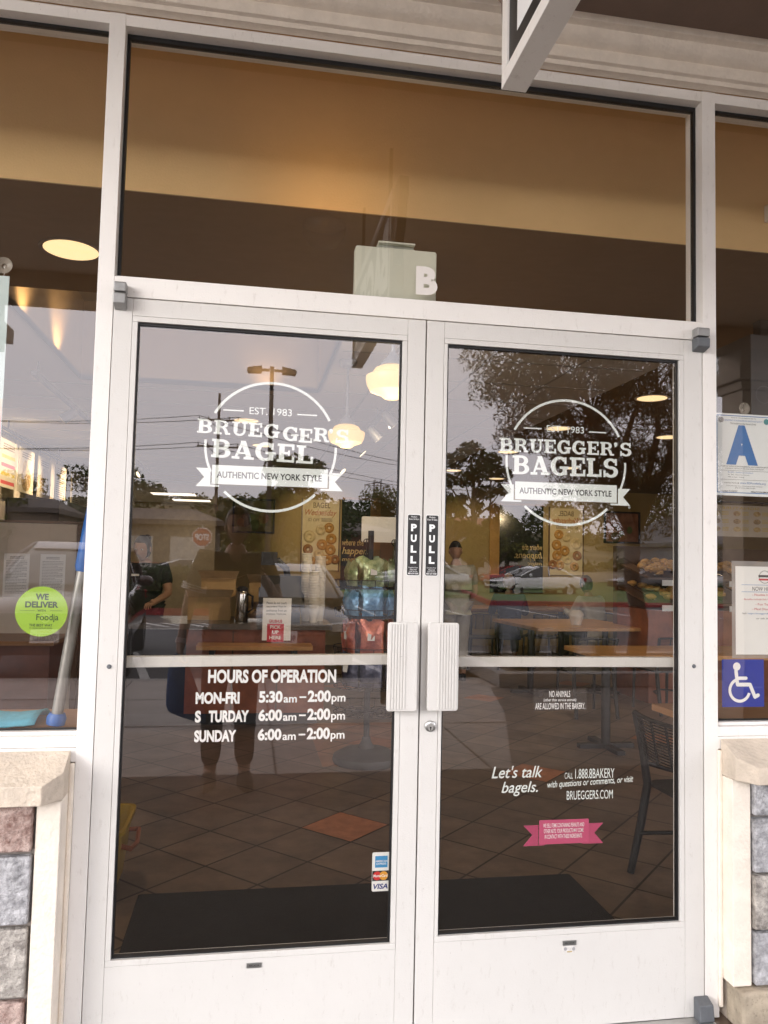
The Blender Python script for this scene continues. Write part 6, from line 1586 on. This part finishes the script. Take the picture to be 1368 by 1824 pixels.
# ---- trees
def round_tree(label, x, y, h, rad, leafm, seed, ln=.30, wd=.17, n=16, per=150, trunk_r=.22, low=.35, group='trees along the lot'):
    rn_ = random.Random(seed); cl = []; tr = []
    top = Vector((x+rn_.uniform(-.4, .4), y, h*.62)); tr.append(([Vector((x, y, -.16)), Vector((x+rn_.uniform(-.2, .2), y, h*.3)), top], [trunk_r, trunk_r*.8, trunk_r*.4]))
    for _ in range(n):
        a = rn_.uniform(0, 6.28); zz = rn_.uniform(low, .95); q = rad*math.sqrt(rn_.random())*(1.1 if .4 < zz < .8 else .75)
        c = Vector((x+q*math.cos(a), y+q*math.sin(a)*.9, h*zz)); tr.append(([Vector((x, y, h*max(.2, zz-.35))), (Vector((x, y, h*zz))+c)/2-Vector((0, 0, .2)), c], [trunk_r*.4, trunk_r*.25, .03]))
        s = rad*rn_.uniform(.28, .46); cl.append((c, (s, s, s*.75), s*s*2.2/(rad*rad)*3+.5))
    tree(label, x, y, cl, tr, leafm, ln, wd, per, group, z0=-.16, rn=rn_)
# gum tree: clear forked trunk, separate rounded masses
x, y = 17.2, -58
cl = []; tr = [([Vector((x, y, -.16)), Vector((x+.1, y, 3.2)), Vector((x-.2, y, 6.0)), Vector((x-.1, y, 8.6))], [.30, .25, .19, .09])]
for dx, z, s, k in ((-.3, 10.4, 1.25, 1.3), (-1.5, 9.7, 1.0, 1), (1.0, 9.6, 1.05, 1), (2.1, 8.6, 1.0, 1), (-2.2, 8.0, .95, .9), (.1, 8.7, 1.25, 1.3), (-1.1, 8.1, .95, .9), (2.6, 7.5, .75, .6), (1.2, 7.2, .9, .8), (-2.3, 6.6, .9, .8), (-.9, 6.6, .7, .6), (2.0, 5.9, .62, .5), (.5, 6.1, .65, .5), (2.9, 4.2, .85, .6), (-2.2, 4.6, 1.0, .9), (-2.6, 3.3, 1.1, 1), (1.5, 2.7, .9, .7), (-.9, 2.4, .9, .7)):
    c = Vector((x+dx, y+math.sin(dx*9)*1.2, z)); cl.append((c, (s, s, s*.72), k))
    st = Vector((x, y, max(1.2, z-2.4))); tr.append(([st, st.lerp(c, .55)-Vector((0, 0, .35)), c], [.11, .07, .03]))
tree('round crowned gum tree with a forked pale trunk on the skyline', x, y, cl, tr, EUCL, .30, .17, 480, z0=-.16, name='gum_tree')
for a in (('yellowish bushy tree left of the gum tree', 14.4, -55, 6.2, 1.9, YELL, 3), ('bushy olive tree under the gum tree', 17.0, -52, 5.0, 1.8, YELL, 4), ('small round tree right of the gum tree', 21.2, -62, 5.6, 1.4, EUCL, 5),
          ('dark spreading tree behind the near tree, left one', 25.5, -62, 6.6, 3.6, OAKL, 6), ('dark spreading tree behind the near tree, right one', 33.5, -62, 9.6, 5.0, OAKL, 7), ('dark tree in the far right corner of the glass', 44, -66, 8.6, 4.6, OAKL, 8),
          ('leafy tree in front of the hillside behind the left emblem', 3.0, -52, 8.6, 3.0, OAKL, 9), ('yellow green tree below the left emblem ribbon', 1.0, -44, 5.4, 2.4, YELL, 10), ('dark tree at the foot of the lattice tower', 13.4, -80, 9.0, 4.4, OAKL, 12),
          ('broad dark tree at the far left of the glass', -11.6, -62, 8.4, 3.6, OAKL, 13), ('tree beyond the shed on the left', -20, -70, 8.2, 4.4, OAKL, 14), ('low dark tree right of the utility pole', -1.5, -72, 7.2, 3.0, OAKL, 16), ('dark tree left of the parked cars, beyond the left pane', -24, -60, 7.8, 4.2, OAKL, 17), ('rounded tree beyond the left pane near the lot edge', -17.5, -52, 6.4, 3.0, YELL, 18)):
    round_tree(a[0], a[1], a[2], a[3], a[4], a[5], a[6], ln=.34, wd=.20, n=18, per=170)

# ---- low buildings across the lot, hills behind
GREYW = mat('grey_render', (.15, .135, .12), .9, var=.08)
BROOF = mat('grey_brown_roof', (.12, .10, .09), .9, var=.15)
def building(label, x0, x1, y, d, h, m, roofm, doors, hip=1.2, name='low_building'):
    t = thing(name, label, 'building', ((x0+x1)/2, y, -.15))
    MB().box(x0, x1, y-d, y, -.15, h).build('wall', m, t)
    o_ = .5; cx_ = (x0+x1)/2
    vs = [(x0-o_, y-d-o_, h+.001), (x1+o_, y-d-o_, h+.001), (x1+o_, y+o_, h+.001), (x0-o_, y+o_, h+.001), (x0-o_, y-d-o_, h+.3), (x1+o_, y-d-o_, h+.3), (x1+o_, y+o_, h+.3), (x0-o_, y+o_, h+.3), (x0+1.5, y-d/2, h+.3+hip), (x1-1.5, y-d/2, h+.3+hip)]
    MB().add(vs, [(0, 3, 2, 1), (0, 1, 5, 4), (1, 2, 6, 5), (2, 3, 7, 6), (3, 0, 4, 7), (7, 6, 9, 8), (5, 4, 8, 9), (4, 7, 8), (6, 5, 9)]).build('roof', roofm, t)
    for a, c, z1, nm in doors:
        MB().box(a, c, y+.002, y+.06, -.14 if nm != 'window' else 1.0, z1).build(nm, mat('pale_shutter', (.52, .50, .46), .7, var=.04) if nm == 'garage_door' else CARG, t)
    return t
building('grey shed with a long roof and two pale roller doors', -9.5, -2.6, -46, 8, 3.3, GREYW, BROOF, ((-8.6, -6.2, 2.6, 'garage_door'), (-5.2, -3.2, 2.6, 'garage_door')), .9)
building('tan flat block with a dark roof at the left edge of the lot', -24, -13, -50, 9, 4.0, mat('tan_render', (.26, .20, .15), .9), BROOF, ((-22, -20.5, 2.4, 'window'), (-18, -15.5, 2.4, 'window')), 1.2)
building('brick red low shop behind the blank header card', 5.0, 10.5, -58, 8, 3.4, mat('red_brown_render', (.22, .09, .06), .9, var=.15), BROOF, ((5.8, 7.0, 2.3, 'window'), (8.2, 9.6, 2.3, 'window')), .8)
building('long pale low building beyond the gum tree', 18.5, 30, -84, 10, 5.2, mat('pale_render', (.55, .50, .44), .9), mat('terracotta_roof', (.34, .16, .10), .9, var=.15), ((20, 22, 3.0, 'window'), (24, 26, 3.0, 'window')), 1.4)
building('low house with a slate blue roof at the right edge', 31, 42, -52, 8, 3.0, mat('grey_blue_render', (.28, .29, .31), .9), mat('slate_roof', (.14, .15, .17), .8), ((33, 35, 2.2, 'window'), (38, 40, 2.2, 'window')), 2.2)
HILL = mat('scrub_hillside', (.075, .075, .035), .95, var=.45, scale=.09, col2=(.15, .125, .07))
rn = random.Random(40); vs = []; fs = []; nx, ny = 90, 14
def hz(x, f):
    h = 19+5*math.sin(x*.011+.6)+3*math.sin(x*.033+2)+1.4*math.sin(x*.09)
    h *= .40+.60/(1+math.exp((x-95)*.035))
    return h*f
for j in range(ny):
    f = j/(ny-1); f = f*f*(3-2*f)
    for i in range(nx):
        x = -420+840*i/(nx-1); vs.append((x, -180-110*j/(ny-1), -.3+hz(x, f)+rn.uniform(-.4, .4)*f))
fs = [(j*nx+i, j*nx+i+1, (j+1)*nx+i+1, (j+1)*nx+i) for j in range(ny-1) for i in range(nx-1)]
S_(MB().add(vs, fs, 0, True).build('hills', HILL))
b = MB()
for _ in range(650):
    x = rn.uniform(-260, 260); q = rn.random(); f = q*q*(3-2*q); z = hz(x, f); s = rn.uniform(1.4, 3.8)
    for _ in range(3): leaves(b, (x+rn.gauss(0, s*.5), -180-110*q+rn.gauss(0, 1), z+s*.35), (s, s, s*.55), 13, 1.5, 1.0, rn)
tag(b.build('hillside_scrub', OAKL, fix=False), 'dark scrub and trees massed along the far hillside', 'scrub', kind='stuff')
